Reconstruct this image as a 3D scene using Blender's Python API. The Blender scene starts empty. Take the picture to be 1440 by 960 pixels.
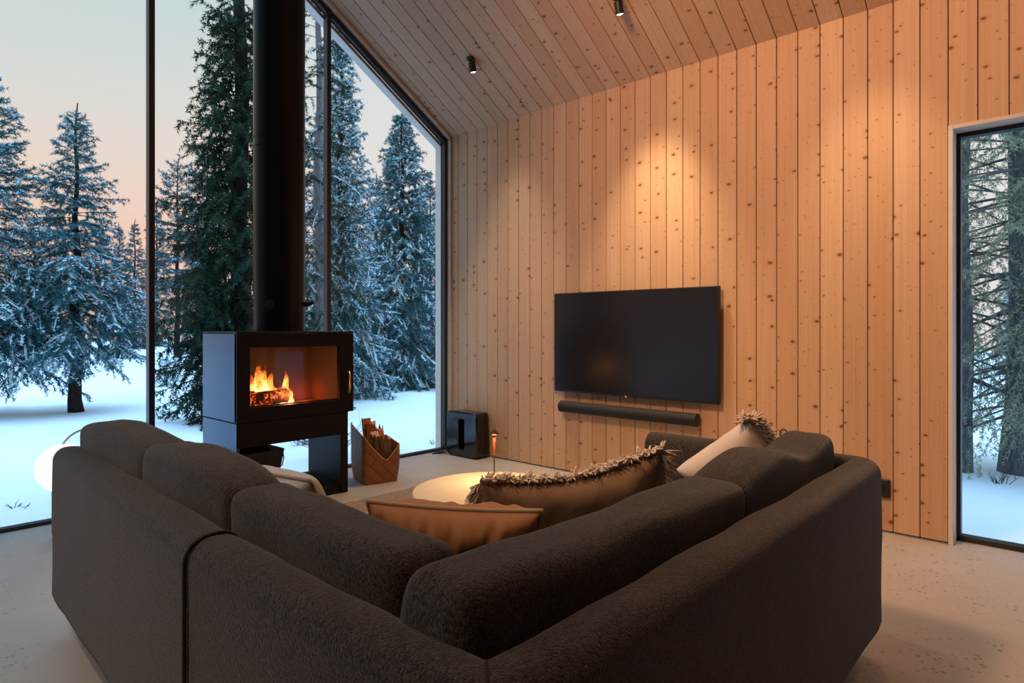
import bpy, bmesh, math, random
import numpy as np
from mathutils import Vector, Matrix, Euler, noise as mnoise

scene = bpy.context.scene
COL = scene.collection
PI = math.pi

# ------------------------------------------------------------------ place
W, G = 3.95, 4.40            # plane of the boarded wall (x) and of the glazed gable (y)
EAVE, SLOPE = 2.91, 0.61     # eave height and roof slope
RIDGE_X = 0.35
XL, YB = -3.25, -4.20        # unseen left wall and back wall
PITCH, SEAM0 = 0.125, 0.53   # board pitch and a seam position
CAM_H = 1.12


def ceil_z(x):
    return EAVE + SLOPE * (W - x) if x >= RIDGE_X else EAVE + SLOPE * (W - RIDGE_X) - SLOPE * (RIDGE_X - x)


# ------------------------------------------------------------------ helpers
def tag(o, label=None, cat=None, group=None, kind=None):
    if label: o['label'] = label
    if cat: o['category'] = cat
    if group: o['group'] = group
    if kind: o['kind'] = kind
    return o


def empty(name, loc=(0, 0, 0), rz=0.0, label=None, cat=None, group=None, kind=None):
    o = bpy.data.objects.new(name, None)
    COL.objects.link(o)
    o.location = loc
    o.rotation_euler = (0, 0, rz)
    o.empty_display_size = 0.1
    return tag(o, label, cat, group, kind)


class MB:
    """collects shapes for ONE mesh object"""
    def __init__(self):
        self.v, self.f, self.uv, self.mi = [], [], {}, []

    def add(self, vs, fs, mi=0):
        b = len(self.v)
        self.v.extend([tuple(p) for p in vs])
        for f in fs:
            self.f.append(tuple(b + i for i in f))
            self.mi.append(mi)
        return b

    def box(self, lo, hi, mi=0, rot=None, at=None):
        x0, y0, z0 = lo; x1, y1, z1 = hi
        vs = [Vector(p) for p in ((x0, y0, z0), (x1, y0, z0), (x1, y1, z0), (x0, y1, z0), (x0, y0, z1), (x1, y0, z1), (x1, y1, z1), (x0, y1, z1))]
        if rot is not None:
            vs = [rot @ p for p in vs]
        if at is not None:
            vs = [p + Vector(at) for p in vs]
        self.add(vs, [(0, 3, 2, 1), (4, 5, 6, 7), (0, 1, 5, 4), (1, 2, 6, 5), (2, 3, 7, 6), (3, 0, 4, 7)], mi)

    def rbox(self, c, size, r, n=6, deform=None, mi=0):
        """rounded box: cube-sphere grid clamped to a core, with rounding r"""
        hx, hy, hz = size[0] / 2, size[1] / 2, size[2] / 2
        r = min(r, hx, hy, hz)
        key, vs, fs = {}, [], []

        def ax(t, h):
            # denser samples in the rounded rim
            return t * h

        def ticks(h):
            core = h - r
            a = [-h + r * (1 - math.cos(k * PI / 2 / 3)) for k in range(3)]
            m = max(1, n)
            b = [-core + 2 * core * k / m for k in range(m + 1)] if core > 1e-6 else [0.0]
            c_ = [-t for t in reversed(a)]
            out = a + b + c_
            res = []
            for t in out:
                if not res or t - res[-1] > 1e-6:
                    res.append(t)
            return res
        T = [ticks(hx), ticks(hy), ticks(hz)]
        H = (hx, hy, hz)

        def vid(p):
            k = (round(p[0], 6), round(p[1], 6), round(p[2], 6))
            if k not in key:
                q = [max(-(H[i] - r), min(H[i] - r, p[i])) for i in range(3)]
                d = Vector((p[0] - q[0], p[1] - q[1], p[2] - q[2]))
                if d.length > 1e-9:
                    d = d.normalized() * r
                P = Vector(q) + d
                if deform:
                    P = Vector(deform(P))
                key[k] = len(vs)
                vs.append((P.x + c[0], P.y + c[1], P.z + c[2]))
            return key[k]
        for axis in range(3):
            a, b = (axis + 1) % 3, (axis + 2) % 3
            for sgn in (-1, 1):
                for i in range(len(T[a]) - 1):
                    for j in range(len(T[b]) - 1):
                        quad = []
                        for (u, w) in ((i, j), (i + 1, j), (i + 1, j + 1), (i, j + 1)):
                            p = [0, 0, 0]
                            p[axis] = sgn * H[axis]
                            p[a] = T[a][u]; p[b] = T[b][w]
                            quad.append(vid(p))
                        if sgn < 0: quad.reverse()
                        if len(set(quad)) >= 3:
                            fs.append(tuple(dict.fromkeys(quad)))
        self.add(vs, fs, mi)

    def tube(self, pts, rad, n=8, caps=True, mi=0):
        pts = [Vector(p) for p in pts]
        m = len(pts)
        rads = rad if isinstance(rad, (list, tuple)) else [rad] * m
        vs, fs = [], []
        up = None
        for i, p in enumerate(pts):
            t = (pts[min(i + 1, m - 1)] - pts[max(i - 1, 0)])
            t = t.normalized() if t.length > 1e-9 else Vector((0, 0, 1))
            if up is None:
                up = Vector((0, 0, 1)) if abs(t.z) < 0.9 else Vector((1, 0, 0))
            a = t.cross(up)
            if a.length < 1e-6:
                a = t.cross(Vector((0.3, 1, 0.2)))
            a.normalize()
            b = a.cross(t).normalized()
            up = b
            for k in range(n):
                an = 2 * PI * k / n
                vs.append(p + (a * math.cos(an) + b * math.sin(an)) * rads[i])
        for i in range(m - 1):
            for k in range(n):
                k2 = (k + 1) % n
                fs.append((i * n + k, i * n + k2, (i + 1) * n + k2, (i + 1) * n + k))
        if caps:
            fs.append(tuple(reversed(range(n))))
            fs.append(tuple((m - 1) * n + k for k in range(n)))
        self.add(vs, fs, mi)

    def lathe(self, prof, n=48, at=(0, 0, 0), mi=0, caps=True):
        vs, fs = [], []
        m = len(prof)
        for (r, z) in prof:
            for k in range(n):
                an = 2 * PI * k / n
                vs.append((at[0] + r * math.cos(an), at[1] + r * math.sin(an), at[2] + z))
        for i in range(m - 1):
            for k in range(n):
                k2 = (k + 1) % n
                fs.append((i * n + k, i * n + k2, (i + 1) * n + k2, (i + 1) * n + k))
        if caps:
            fs.append(tuple(reversed(range(n))))
            fs.append(tuple((m - 1) * n + k for k in range(n)))
        self.add(vs, fs, mi)

    def build(self, name, mat, parent=None, smooth=None, bevel=0.0, bevel_seg=2, subsurf=0, uv=None):
        me = bpy.data.meshes.new(name)
        me.from_pydata(self.v, [], self.f)
        mats = mat if isinstance(mat, (list, tuple)) else [mat]
        for m in mats:
            me.materials.append(m)
        if len(mats) > 1:
            me.polygons.foreach_set('material_index', self.mi)
        if uv is not None:
            lay = me.uv_layers.new(name='UVMap')
            co = np.empty(len(me.loops) * 2)
            for li, l in enumerate(me.loops):
                u = uv[l.vertex_index]
                co[2 * li], co[2 * li + 1] = u[0], u[1]
            lay.data.foreach_set('uv', co)
        if smooth is not None:
            me.polygons.foreach_set('use_smooth', [True] * len(me.polygons))
            if smooth < 179:
                me.set_sharp_from_angle(angle=math.radians(smooth))
        me.update()
        o = bpy.data.objects.new(name, me)
        COL.objects.link(o)
        if parent is not None:
            o.parent = parent
        if bevel > 0:
            md = o.modifiers.new('bevel', 'BEVEL')
            md.width = bevel; md.segments = bevel_seg; md.limit_method = 'ANGLE'; md.angle_limit = math.radians(40)
            me.polygons.foreach_set('use_smooth', [True] * len(me.polygons))
            md.harden_normals = True
        if subsurf:
            md = o.modifiers.new('subsurf', 'SUBSURF')
            md.levels = subsurf; md.render_levels = subsurf
        return o


def structure(o):
    o['kind'] = 'structure'
    return o


# ------------------------------------------------------------------ materials
class NT:
    def __init__(self, name):
        self.m = bpy.data.materials.new(name)
        self.m.use_nodes = True
        self.t = self.m.node_tree
        self.t.nodes.clear()
        self.out = self.t.nodes.new('ShaderNodeOutputMaterial')

    def n(self, typ, **kw):
        nd = self.t.nodes.new(typ)
        for k, v in kw.items():
            if k.startswith('i_'):
                nd.inputs[k[2:].replace('_', ' ')].default_value = v
            else:
                setattr(nd, k, v)
        return nd

    def l(self, a, b):
        self.t.links.new(a, b)

    def math(self, op, a, b=None, c=None, clamp=False):
        nd = self.t.nodes.new('ShaderNodeMath')
        nd.operation = op
        nd.use_clamp = clamp
        for i, x in enumerate((a, b, c)):
            if x is None: continue
            if hasattr(x, 'is_output'): self.l(x, nd.inputs[i])
            else: nd.inputs[i].default_value = x
        return nd.outputs[0]

    def mix(self, fac, a, b, blend='MIX'):
        nd = self.t.nodes.new('ShaderNodeMix')
        nd.data_type = 'RGBA'
        nd.blend_type = blend
        for s, x in ((nd.inputs[0], fac), (nd.inputs[6], a), (nd.inputs[7], b)):
            if hasattr(x, 'is_output'): self.l(x, s)
            else: s.default_value = x if not isinstance(x, tuple) else (x + (1,) if len(x) == 3 else x)
        return nd.outputs[2]

    def ramp(self, fac, stops, interp='LINEAR'):
        nd = self.t.nodes.new('ShaderNodeValToRGB')
        cr = nd.color_ramp
        cr.interpolation = interp
        while len(cr.elements) < len(stops):
            cr.elements.new(0.5)
        for e, (p, c) in zip(cr.elements, stops):
            e.position = p
            e.color = c + (1,) if len(c) == 3 else c
        self.l(fac, nd.inputs[0])
        return nd.outputs[0]

    def comb(self, x, y, z):
        nd = self.t.nodes.new('ShaderNodeCombineXYZ')
        for i, v in enumerate((x, y, z)):
            if hasattr(v, 'is_output'): self.l(v, nd.inputs[i])
            else: nd.inputs[i].default_value = v
        return nd.outputs[0]

    def noise(self, vec, scale, detail=2.0, rough=0.5, dist=0.0):
        nd = self.n('ShaderNodeTexNoise')
        nd.inputs['Scale'].default_value = scale
        nd.inputs['Detail'].default_value = detail
        nd.inputs['Roughness'].default_value = rough
        nd.inputs['Distortion'].default_value = dist
        if vec is not None: self.l(vec, nd.inputs['Vector'])
        return nd.outputs['Fac']

    def bump(self, h, strength=0.3, dist=0.01):
        nd = self.n('ShaderNodeBump')
        nd.inputs['Strength'].default_value = strength
        nd.inputs['Distance'].default_value = dist
        self.l(h, nd.inputs['Height'])
        return nd.outputs[0]

    def bsdf(self, color=None, rough=0.5, metallic=0.0, spec=0.5, normal=None, **kw):
        b = self.n('ShaderNodeBsdfPrincipled')
        if color is not None:
            if hasattr(color, 'is_output'): self.l(color, b.inputs['Base Color'])
            else: b.inputs['Base Color'].default_value = color + (1,)
        if hasattr(rough, 'is_output'): self.l(rough, b.inputs['Roughness'])
        else: b.inputs['Roughness'].default_value = rough
        b.inputs['Metallic'].default_value = metallic
        b.inputs['Specular IOR Level'].default_value = spec
        for k, v in kw.items():
            b.inputs[k.replace('_', ' ')].default_value = v
        if normal is not None: self.l(normal, b.inputs['Normal'])
        return b

    def done(self, shader):
        self.l(shader.outputs[0] if hasattr(shader, 'outputs') else shader, self.out.inputs['Surface'])
        return self.m


def obj_coord(nt):
    return nt.n('ShaderNodeTexCoord').outputs['Object']


def simple(name, color, rough=0.5, metallic=0.0, spec=0.5, var=0.0, scale=30.0, bump=0.0, **kw):
    nt = NT(name)
    co = obj_coord(nt)
    nz = nt.noise(co, scale, 3.0)
    col = nt.mix(nz, tuple(c * (1 - var) for c in color), tuple(min(1, c * (1 + var)) for c in color)) if var else color
    nrm = nt.bump(nz, bump, 0.004) if bump else None
    return nt.done(nt.bsdf(col, rough, metallic, spec, nrm, **kw))


def mat_pine():
    nt = NT('pine_boards')
    uv = nt.n('ShaderNodeUVMap').outputs[0]
    sp = nt.n('ShaderNodeSeparateXYZ'); nt.l(uv, sp.inputs[0])
    u, v = sp.outputs[0], sp.outputs[1]
    bid = nt.math('FLOOR', nt.math('DIVIDE', nt.math('SUBTRACT', u, SEAM0), PITCH))
    wn = nt.n('ShaderNodeTexWhiteNoise', noise_dimensions='1D'); nt.l(bid, wn.inputs['W'])
    rnd = wn.outputs['Value']
    wsep = nt.n('ShaderNodeSeparateColor'); nt.l(wn.outputs['Color'], wsep.inputs[0])
    rnd2, rnd3 = wsep.outputs[0], wsep.outputs[1]
    vo = nt.math('ADD', v, nt.math('MULTIPLY', rnd, 53.0))
    # knots
    kv = nt.n('ShaderNodeTexVoronoi', voronoi_dimensions='2D', feature='F1')
    kv.inputs['Scale'].default_value = 7.6
    kv.inputs['Randomness'].default_value = 1.0
    wob = nt.noise(nt.comb(nt.math('MULTIPLY', u, 60), nt.math('MULTIPLY', vo, 60), 0.0), 1.0, 2.0)
    kvec = nt.comb(nt.math('ADD', u, nt.math('MULTIPLY', nt.math('SUBTRACT', wob, 0.5), 0.006)),
                   nt.math('MULTIPLY', vo, 1.5), 0.0)
    nt.l(kvec, kv.inputs['Vector'])
    ksep = nt.n('ShaderNodeSeparateColor'); nt.l(kv.outputs['Color'], ksep.inputs[0])
    kr = nt.math('ADD', nt.math('MULTIPLY', nt.math('POWER', ksep.outputs[0], 2.6), 0.115), 0.020)
    kd = nt.math('DIVIDE', kv.outputs['Distance'], kr)            # 1 at knot rim
    knot = nt.ramp(kd, [(0.0, (1, 1, 1)), (0.75, (0.75, 0.75, 0.75)), (1.0, (0, 0, 0))])
    knot_b = nt.n('ShaderNodeSeparateColor'); nt.l(knot, knot_b.inputs[0])
    knot = knot_b.outputs[0]
    halo = nt.math('POWER', nt.math('SUBTRACT', 1.0, nt.math('DIVIDE', kd, 3.2), None, True), 1.6)
    pv = nt.n('ShaderNodeTexVoronoi', voronoi_dimensions='2D', feature='F1')
    pv.inputs['Scale'].default_value = 15.0
    nt.l(nt.comb(nt.math('ADD', u, 3.3), nt.math('MULTIPLY', nt.math('ADD', vo, 7.7), 1.1), 0.0), pv.inputs['Vector'])
    psep = nt.n('ShaderNodeSeparateColor'); nt.l(pv.outputs['Color'], psep.inputs[0])
    pr_ = nt.math('MULTIPLY', nt.math('GREATER_THAN', psep.outputs[1], 0.62), nt.math('MULTIPLY_ADD', psep.outputs[0], 0.035, 0.025))
    pin = nt.math('LESS_THAN', pv.outputs['Distance'], pr_)
    # grain: lines along the board, bending round the knots
    gx = nt.math('ADD', nt.math('MULTIPLY', u, 1.0), nt.math('MULTIPLY', halo, 0.010))
    low = nt.noise(nt.comb(nt.math('MULTIPLY', u, 5.0), nt.math('MULTIPLY', vo, 0.7), bid), 1.0, 2.0)
    gx = nt.math('ADD', gx, nt.math('MULTIPLY', low, 0.035))
    gvec = nt.comb(nt.math('MULTIPLY', gx, 150.0), nt.math('MULTIPLY', vo, 1.2), nt.math('MULTIPLY', bid, 3.7))
    grain = nt.noise(gvec, 1.0, 3.0, 0.55)
    gvec2 = nt.comb(nt.math('MULTIPLY', gx, 42.0), nt.math('MULTIPLY', vo, 0.5), nt.math('MULTIPLY', bid, 1.7))
    grain2 = nt.noise(gvec2, 1.0, 2.0, 0.5)
    base = nt.mix(rnd2, (0.66, 0.455, 0.285), (0.54, 0.335, 0.19))
    base = nt.mix(nt.math('MULTIPLY', rnd3, 0.28), base, (0.70, 0.50, 0.34))
    g1 = nt.math('MULTIPLY', nt.math('SUBTRACT', grain, 0.42, None, True), 1.5, None, True)
    base = nt.mix(nt.math('MULTIPLY', g1, 0.75), base, (0.43, 0.25, 0.125))
    g2 = nt.math('MULTIPLY', nt.math('SUBTRACT', grain2, 0.45, None, True), 1.6, None, True)
    base = nt.mix(nt.math('MULTIPLY', g2, 0.8), base, (0.52, 0.30, 0.15))
    base = nt.mix(nt.math('MULTIPLY', halo, 0.5), base, (0.42, 0.20, 0.09))
    base = nt.mix(nt.math('MULTIPLY', pin, 0.75), base, (0.15, 0.06, 0.03))
    base = nt.mix(nt.math('MULTIPLY', knot, 0.9), base, (0.115, 0.045, 0.022))
    bmp = nt.bump(nt.math('ADD', grain, nt.math('MULTIPLY', knot, -0.5)), 0.12, 0.002)
    return nt.done(nt.bsdf(base, 0.48, 0.0, 0.32, bmp))


def mat_concrete():
    nt = NT('polished_concrete')
    co = obj_coord(nt)
    big = nt.noise(co, 0.9, 4.0, 0.55)
    mid = nt.noise(co, 7.0, 5.0, 0.6, 0.6)
    fine = nt.noise(co, 90.0, 3.0, 0.6)
    col = nt.mix(big, (0.40, 0.355, 0.305), (0.60, 0.545, 0.475))
    col = nt.mix(nt.math('MULTIPLY', mid, 0.55), col, (0.41, 0.37, 0.325))
    vor = nt.n('ShaderNodeTexVoronoi'); vor.inputs['Scale'].default_value = 64.0
    nt.l(co, vor.inputs['Vector'])
    vs = nt.n('ShaderNodeSeparateColor'); nt.l(vor.outputs['Color'], vs.inputs[0])
    thr = nt.math('MULTIPLY', nt.math('POWER', vs.outputs[0], 3.5), 0.50)
    patch = nt.math('MULTIPLY', nt.math('SUBTRACT', nt.noise(co, 2.6, 3.0), 0.36, None, True), 5.0, None, True)
    speck = nt.math('MULTIPLY', nt.math('LESS_THAN', vor.outputs['Distance'], thr), patch)
    speckcol = nt.mix(vs.outputs[1], (0.10, 0.09, 0.085), (0.26, 0.22, 0.19))
    col = nt.mix(nt.math('MULTIPLY', speck, 0.8), col, speckcol)
    col = nt.mix(nt.math('MULTIPLY', fine, 0.25), col, (0.42, 0.39, 0.35))
    ro = nt.math('ADD', nt.math('MULTIPLY', mid, 0.25), 0.33)
    nrm = nt.bump(nt.math('ADD', mid, nt.math('MULTIPLY', speck, -0.5)), 0.08, 0.003)
    return nt.done(nt.bsdf(col, ro, 0.0, 0.4, nrm))


def mat_boucle():
    nt = NT('boucle_fabric')
    co = obj_coord(nt)
    vor = nt.n('ShaderNodeTexVoronoi'); vor.inputs['Scale'].default_value = 240.0
    dist = nt.n('ShaderNodeTexNoise'); dist.inputs['Scale'].default_value = 90.0
    nt.l(co, dist.inputs['Vector'])
    warp = nt.n('ShaderNodeVectorMath', operation='MULTIPLY_ADD')
    nt.l(dist.outputs['Color'], warp.inputs[0]); warp.inputs[1].default_value = (0.003,) * 3; nt.l(co, warp.inputs[2])
    nt.l(warp.outputs[0], vor.inputs['Vector'])
    vs = nt.n('ShaderNodeSeparateColor'); nt.l(vor.outputs['Color'], vs.inputs[0])
    nz = nt.noise(co, 320.0, 3.0, 0.7)
    big = nt.noise(co, 9.0, 3.0)
    col = nt.mix(vs.outputs[0], (0.009, 0.0075, 0.007), (0.090, 0.078, 0.070))
    col = nt.mix(nt.math('MULTIPLY', nz, 0.5), col, (0.030, 0.025, 0.022))
    col = nt.mix(nt.math('MULTIPLY', big, 0.25), col, (0.036, 0.031, 0.028))
    h = nt.math('ADD', nt.math('MULTIPLY', vor.outputs['Distance'], -1.2), nt.math('MULTIPLY', nz, 0.5))
    nrm = nt.bump(h, 0.7, 0.002)
    return nt.done(nt.bsdf(col, 0.95, 0.0, 0.15, nrm, Sheen_Weight=0.22, Sheen_Roughness=0.5))


def mat_cloth(name, c1, c2, scale=140.0, bump=0.35, wr=6.0, rough=0.9):
    nt = NT(name)
    co = obj_coord(nt)
    nz = nt.noise(co, scale, 3.0, 0.7)
    big = nt.noise(co, wr, 4.0, 0.6)
    col = nt.mix(nz, c1, c2)
    col = nt.mix(nt.math('MULTIPLY', big, 0.3), col, tuple(c * 0.8 for c in c1))
    h = nt.math('ADD', nt.math('MULTIPLY', nz, 0.3), nt.math('MULTIPLY', big, 0.7))
    return nt.done(nt.bsdf(col, rough, 0.0, 0.2, nt.bump(h, bump, 0.006), Sheen_Weight=0.1))


def mat_glass(name='clear_glass', tint=(0.95, 0.975, 0.985), refl=0.5, rough=0.0):
    nt = NT(name)
    tr = nt.n('ShaderNodeBsdfTransparent'); tr.inputs[0].default_value = tint + (1,)
    gl = nt.n('ShaderNodeBsdfGlossy'); gl.inputs['Roughness'].default_value = rough
    fr = nt.n('ShaderNodeFresnel'); fr.inputs['IOR'].default_value = 1.3
    fac = nt.math('MULTIPLY', fr.outputs[0], refl)
    mx = nt.n('ShaderNodeMixShader')
    nt.l(fac, mx.inputs[0]); nt.l(tr.outputs[0], mx.inputs[1]); nt.l(gl.outputs[0], mx.inputs[2])
    return nt.done(mx)


def mat_emit(name, col, s):
    nt = NT(name)
    e = nt.n('ShaderNodeEmission'); e.inputs[0].default_value = col + (1,); e.inputs[1].default_value = s
    return nt.done(e)


def mat_snow(name, scale=5.0, c=(0.86, 0.90, 0.93)):
    nt = NT(name)
    co = obj_coord(nt)
    a = nt.noise(co, scale, 5.0, 0.55)
    b = nt.noise(co, scale * 14, 3.0, 0.6)
    h = nt.math('ADD', a, nt.math('MULTIPLY', b, 0.12))
    return nt.done(nt.bsdf(c, 0.75, 0.0, 0.2, nt.bump(h, 0.5, 0.03)))


def mat_needles(name, c1, c2):
    nt = NT(name)
    co = obj_coord(nt)
    nz = nt.noise(co, 3.5, 4.0, 0.6)
    nz2 = nt.noise(co, 60.0, 2.0, 0.6)
    col = nt.mix(nt.math('MULTIPLY_ADD', nz2, 0.5, nt.math('MULTIPLY', nz, 0.5)), c1, c2)
    return nt.done(nt.bsdf(col, 0.7, 0.0, 0.15))


def mat_bark(name, c1, c2):
    nt = NT(name)
    co = obj_coord(nt)
    mp = nt.n('ShaderNodeMapping'); mp.inputs['Scale'].default_value = (1, 1, 0.25); nt.l(co, mp.inputs[0])
    nz = nt.noise(mp.outputs[0], 45.0, 5.0, 0.65)
    col = nt.mix(nt.math('MULTIPLY', nt.math('SUBTRACT', nz, 0.3, None, True), 2.2, None, True), c1, c2)
    return nt.done(nt.bsdf(col, 0.95, 0.0, 0.1, nt.bump(nz, 0.9, 0.02)))


def mat_weave():
    nt = NT('woven_birch_bark')
    uv = nt.n('ShaderNodeUVMap').outputs[0]
    mp = nt.n('ShaderNodeMapping'); mp.inputs['Rotation'].default_value = (0, 0, math.radians(45)); nt.l(uv, mp.inputs[0])
    br = nt.n('ShaderNodeTexBrick')
    br.offset = 0.5
    br.inputs['Scale'].default_value = 1.0
    br.inputs['Brick Width'].default_value = 0.125
    br.inputs['Row Height'].default_value = 0.0625
    br.inputs['Mortar Size'].default_value = 0.0025
    br.inputs['Mortar Smooth'].default_value = 0.6
    br.inputs['Color1'].default_value = (0.40, 0.165, 0.065, 1)
    br.inputs['Color2'].default_value = (0.33, 0.125, 0.05, 1)
    br.inputs['Mortar'].default_value = (0.09, 0.035, 0.018, 1)
    nt.l(mp.outputs[0], br.inputs['Vector'])
    nz = nt.noise(uv, 60.0, 3.0)
    col = nt.mix(nt.math('MULTIPLY', nz, 0.35), br.outputs['Color'], (0.24, 0.09, 0.035))
    h = nt.math('SUBTRACT', 1.0, br.outputs['Fac'])
    return nt.done(nt.bsdf(col, 0.55, 0.0, 0.35, nt.bump(h, 0.8, 0.004)))


def mat_birch():
    nt = NT('birch_table_top')
    co = obj_coord(nt)
    mp = nt.n('ShaderNodeMapping'); mp.inputs['Scale'].default_value = (1.2, 22, 22); nt.l(co, mp.inputs[0])
    g = nt.noise(mp.outputs[0], 2.0, 4.0, 0.6, 0.3)
    col = nt.mix(g, (0.72, 0.56, 0.36), (0.60, 0.44, 0.26))
    return nt.done(nt.bsdf(col, 0.42, 0.0, 0.4))


def mat_rug():
    nt = NT('shaggy_wool')
    co = obj_coord(nt)
    a = nt.noise(co, 15.0, 5.0, 0.65, 0.8)
    b = nt.noise(co, 70.0, 3.0, 0.7)
    col = nt.mix(a, (0.20, 0.14, 0.10), (0.70, 0.56, 0.43))
    col = nt.mix(nt.math('MULTIPLY', b, 0.4), col, (0.26, 0.20, 0.15))
    return nt.done(nt.bsdf(col, 1.0, 0.0, 0.1, nt.bump(nt.math('ADD', a, b), 1.0, 0.02)))


def mat_flame():
    nt = NT('flame')
    tc = nt.n('ShaderNodeTexCoord')
    sp = nt.n('ShaderNodeSeparateXYZ'); nt.l(tc.outputs['UV'], sp.inputs[0])
    hgt = sp.outputs[1]
    nz = nt.noise(tc.outputs['Object'], 26.0, 3.0, 0.6, 0.8)
    heat = nt.math('SUBTRACT', nt.math('ADD', nt.math('SUBTRACT', 1.0, hgt), nt.math('MULTIPLY', nt.math('SUBTRACT', nz, 0.5), 0.9)), 0.0, None, True)
    col = nt.ramp(heat, [(0.0, (0.9, 0.06, 0.01)), (0.35, (1.0, 0.16, 0.02)), (0.65, (1.0, 0.42, 0.07)), (1.0, (1.0, 0.78, 0.38))])
    st = nt.math('MULTIPLY', nt.math('POWER', heat, 1.3), 6.5)
    em = nt.n('ShaderNodeEmission'); nt.l(col, em.inputs[0]); nt.l(st, em.inputs[1])
    tr = nt.n('ShaderNodeBsdfTransparent')
    lw = nt.n('ShaderNodeLayerWeight'); lw.inputs[0].default_value = 0.35
    al = nt.math('MULTIPLY', nt.math('SUBTRACT', 1.0, lw.outputs['Facing'], None, True), nt.math('MULTIPLY', heat, 1.1, None, True), None, True)
    mx = nt.n('ShaderNodeMixShader'); nt.l(al, mx.inputs[0]); nt.l(tr.outputs[0], mx.inputs[1]); nt.l(em.outputs[0], mx.inputs[2])
    return nt.done(mx)


def mat_ember():
    nt = NT('burning_log')
    co = obj_coord(nt)
    nz = nt.noise(co, 20.0, 4.0, 0.7, 0.5)
    vor = nt.n('ShaderNodeTexVoronoi', feature='DISTANCE_TO_EDGE'); vor.inputs['Scale'].default_value = 42.0; nt.l(co, vor.inputs['Vector'])
    crack = nt.math('SUBTRACT', 1.0, nt.math('MULTIPLY', vor.outputs['Distance'], 5.0, None, True), None, True)
    hot = nt.math('MULTIPLY', nt.math('MULTIPLY', nt.math('SUBTRACT', nz, 0.46, None, True), 6.5, None, True), nt.math('ADD', nt.math('MULTIPLY', crack, 0.7), 0.3))
    col = nt.ramp(hot, [(0.0, (0.5, 0.02, 0.005)), (0.5, (1.0, 0.14, 0.02)), (1.0, (1.0, 0.5, 0.12))])
    b = nt.bsdf((0.035, 0.022, 0.018), 0.9, 0.0, 0.2, nt.bump(nz, 0.8, 0.01))
    nt.l(col, b.inputs['Emission Color'])
    nt.l(nt.math('MULTIPLY', hot, 2.6), b.inputs['Emission Strength'])
    return nt.done(b)


M = {}
M['pine'] = mat_pine()
M['pine_pale'] = simple('pale_pine_trim', (0.72, 0.66, 0.58), 0.55, var=0.12, scale=14)
M['concrete'] = mat_concrete()
M['boucle'] = mat_boucle()
M['seam'] = simple('dark_seam_cord', (0.022, 0.019, 0.018), 0.9)
M['glass'] = mat_glass()
M['stove_glass'] = mat_glass('stove_glass', (0.84, 0.80, 0.78), 0.55)
M['frame'] = simple('black_window_frame', (0.018, 0.02, 0.024), 0.4)
M['wall_dark'] = simple('dark_backing', (0.02, 0.016, 0.013), 0.9)
M['plaster'] = simple('dim_painted_boards', (0.16, 0.12, 0.09), 0.8, var=0.08, scale=4)
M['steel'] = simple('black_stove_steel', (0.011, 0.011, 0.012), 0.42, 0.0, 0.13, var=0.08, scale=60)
M['steel_snow_tint'] = simple('stove_steel_blue_reflection', (0.055, 0.105, 0.18), 0.34, 0.5, 0.5, var=0.05, scale=40)  # left side steel, with the snow's blue reflection put into its colour
M['flue'] = simple('black_flue_steel', (0.012, 0.013, 0.015), 0.28, 0.0, 0.10)
M['iron'] = simple('cast_iron', (0.014, 0.014, 0.015), 0.55, var=0.1)
M['brick'] = simple('fire_brick', (0.085, 0.072, 0.066), 0.9, var=0.15, scale=9, bump=0.2)
M['brass'] = simple('warm_steel_handle', (0.75, 0.50, 0.28), 0.3, 1.0)
M['black_plastic'] = simple('black_plastic', (0.012, 0.012, 0.013), 0.45)
M['gloss_black'] = simple('gloss_black', (0.008, 0.008, 0.010), 0.10, 0.0, 0.6)
M['screen'] = simple('dark_screen', (0.010, 0.010, 0.011), 0.22, 0.0, 0.35)
M['mesh_black'] = simple('black_speaker_cloth', (0.010, 0.011, 0.013), 0.7, var=0.3, scale=600)
M['birch'] = mat_birch()
M['birch_dark'] = simple('birch_edge', (0.40, 0.27, 0.16), 0.5, var=0.15, scale=25)
M['rug'] = mat_rug()
M['orange_cloth'] = mat_cloth('tan_leathery_cloth', (0.36, 0.165, 0.07), (0.42, 0.20, 0.09), 90, 0.25, 12, 0.55)
M['cream_piping'] = mat_cloth('sand_piping', (0.40, 0.30, 0.20), (0.48, 0.37, 0.26), 200, 0.3)
M['brown_linen'] = mat_cloth('brown_linen', (0.23, 0.15, 0.10), (0.29, 0.195, 0.135), 260, 0.3, 7)
M['fringe'] = mat_cloth('beige_yarn', (0.68, 0.60, 0.53), (0.80, 0.72, 0.64), 160, 0.3)
M['white_linen'] = mat_cloth('white_linen', (0.62, 0.57, 0.52), (0.70, 0.65, 0.60), 180, 0.3, 10)
M['white_fringe'] = mat_cloth('ivory_yarn', (0.66, 0.56, 0.46), (0.74, 0.66, 0.56), 160, 0.3)
M['pale_wool'] = mat_cloth('pale_grey_wool', (0.46, 0.47, 0.48), (0.56, 0.56, 0.56), 200, 0.3, 8)
M['tan_piping'] = mat_cloth('tan_piping', (0.34, 0.25, 0.20), (0.40, 0.30, 0.24), 200, 0.3)
M['weave'] = mat_weave()
M['bark'] = mat_bark('firewood_bark', (0.11, 0.075, 0.05), (0.36, 0.27, 0.20))
M['split_wood'] = simple('split_wood', (0.56, 0.26, 0.12), 0.8, var=0.2, scale=40, bump=0.3)
M['orange_enamel'] = simple('orange_enamel', (0.72, 0.16, 0.04), 0.4)
M['lamp_orange'] = simple('orange_glazed_stem', (0.42, 0.055, 0.018), 0.35)
M['chrome'] = simple('brushed_metal', (0.42, 0.43, 0.44), 0.35, 1.0)
M['wood_red'] = simple('oiled_pine_slat', (0.50, 0.23, 0.10), 0.5, var=0.15, scale=20)
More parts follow.
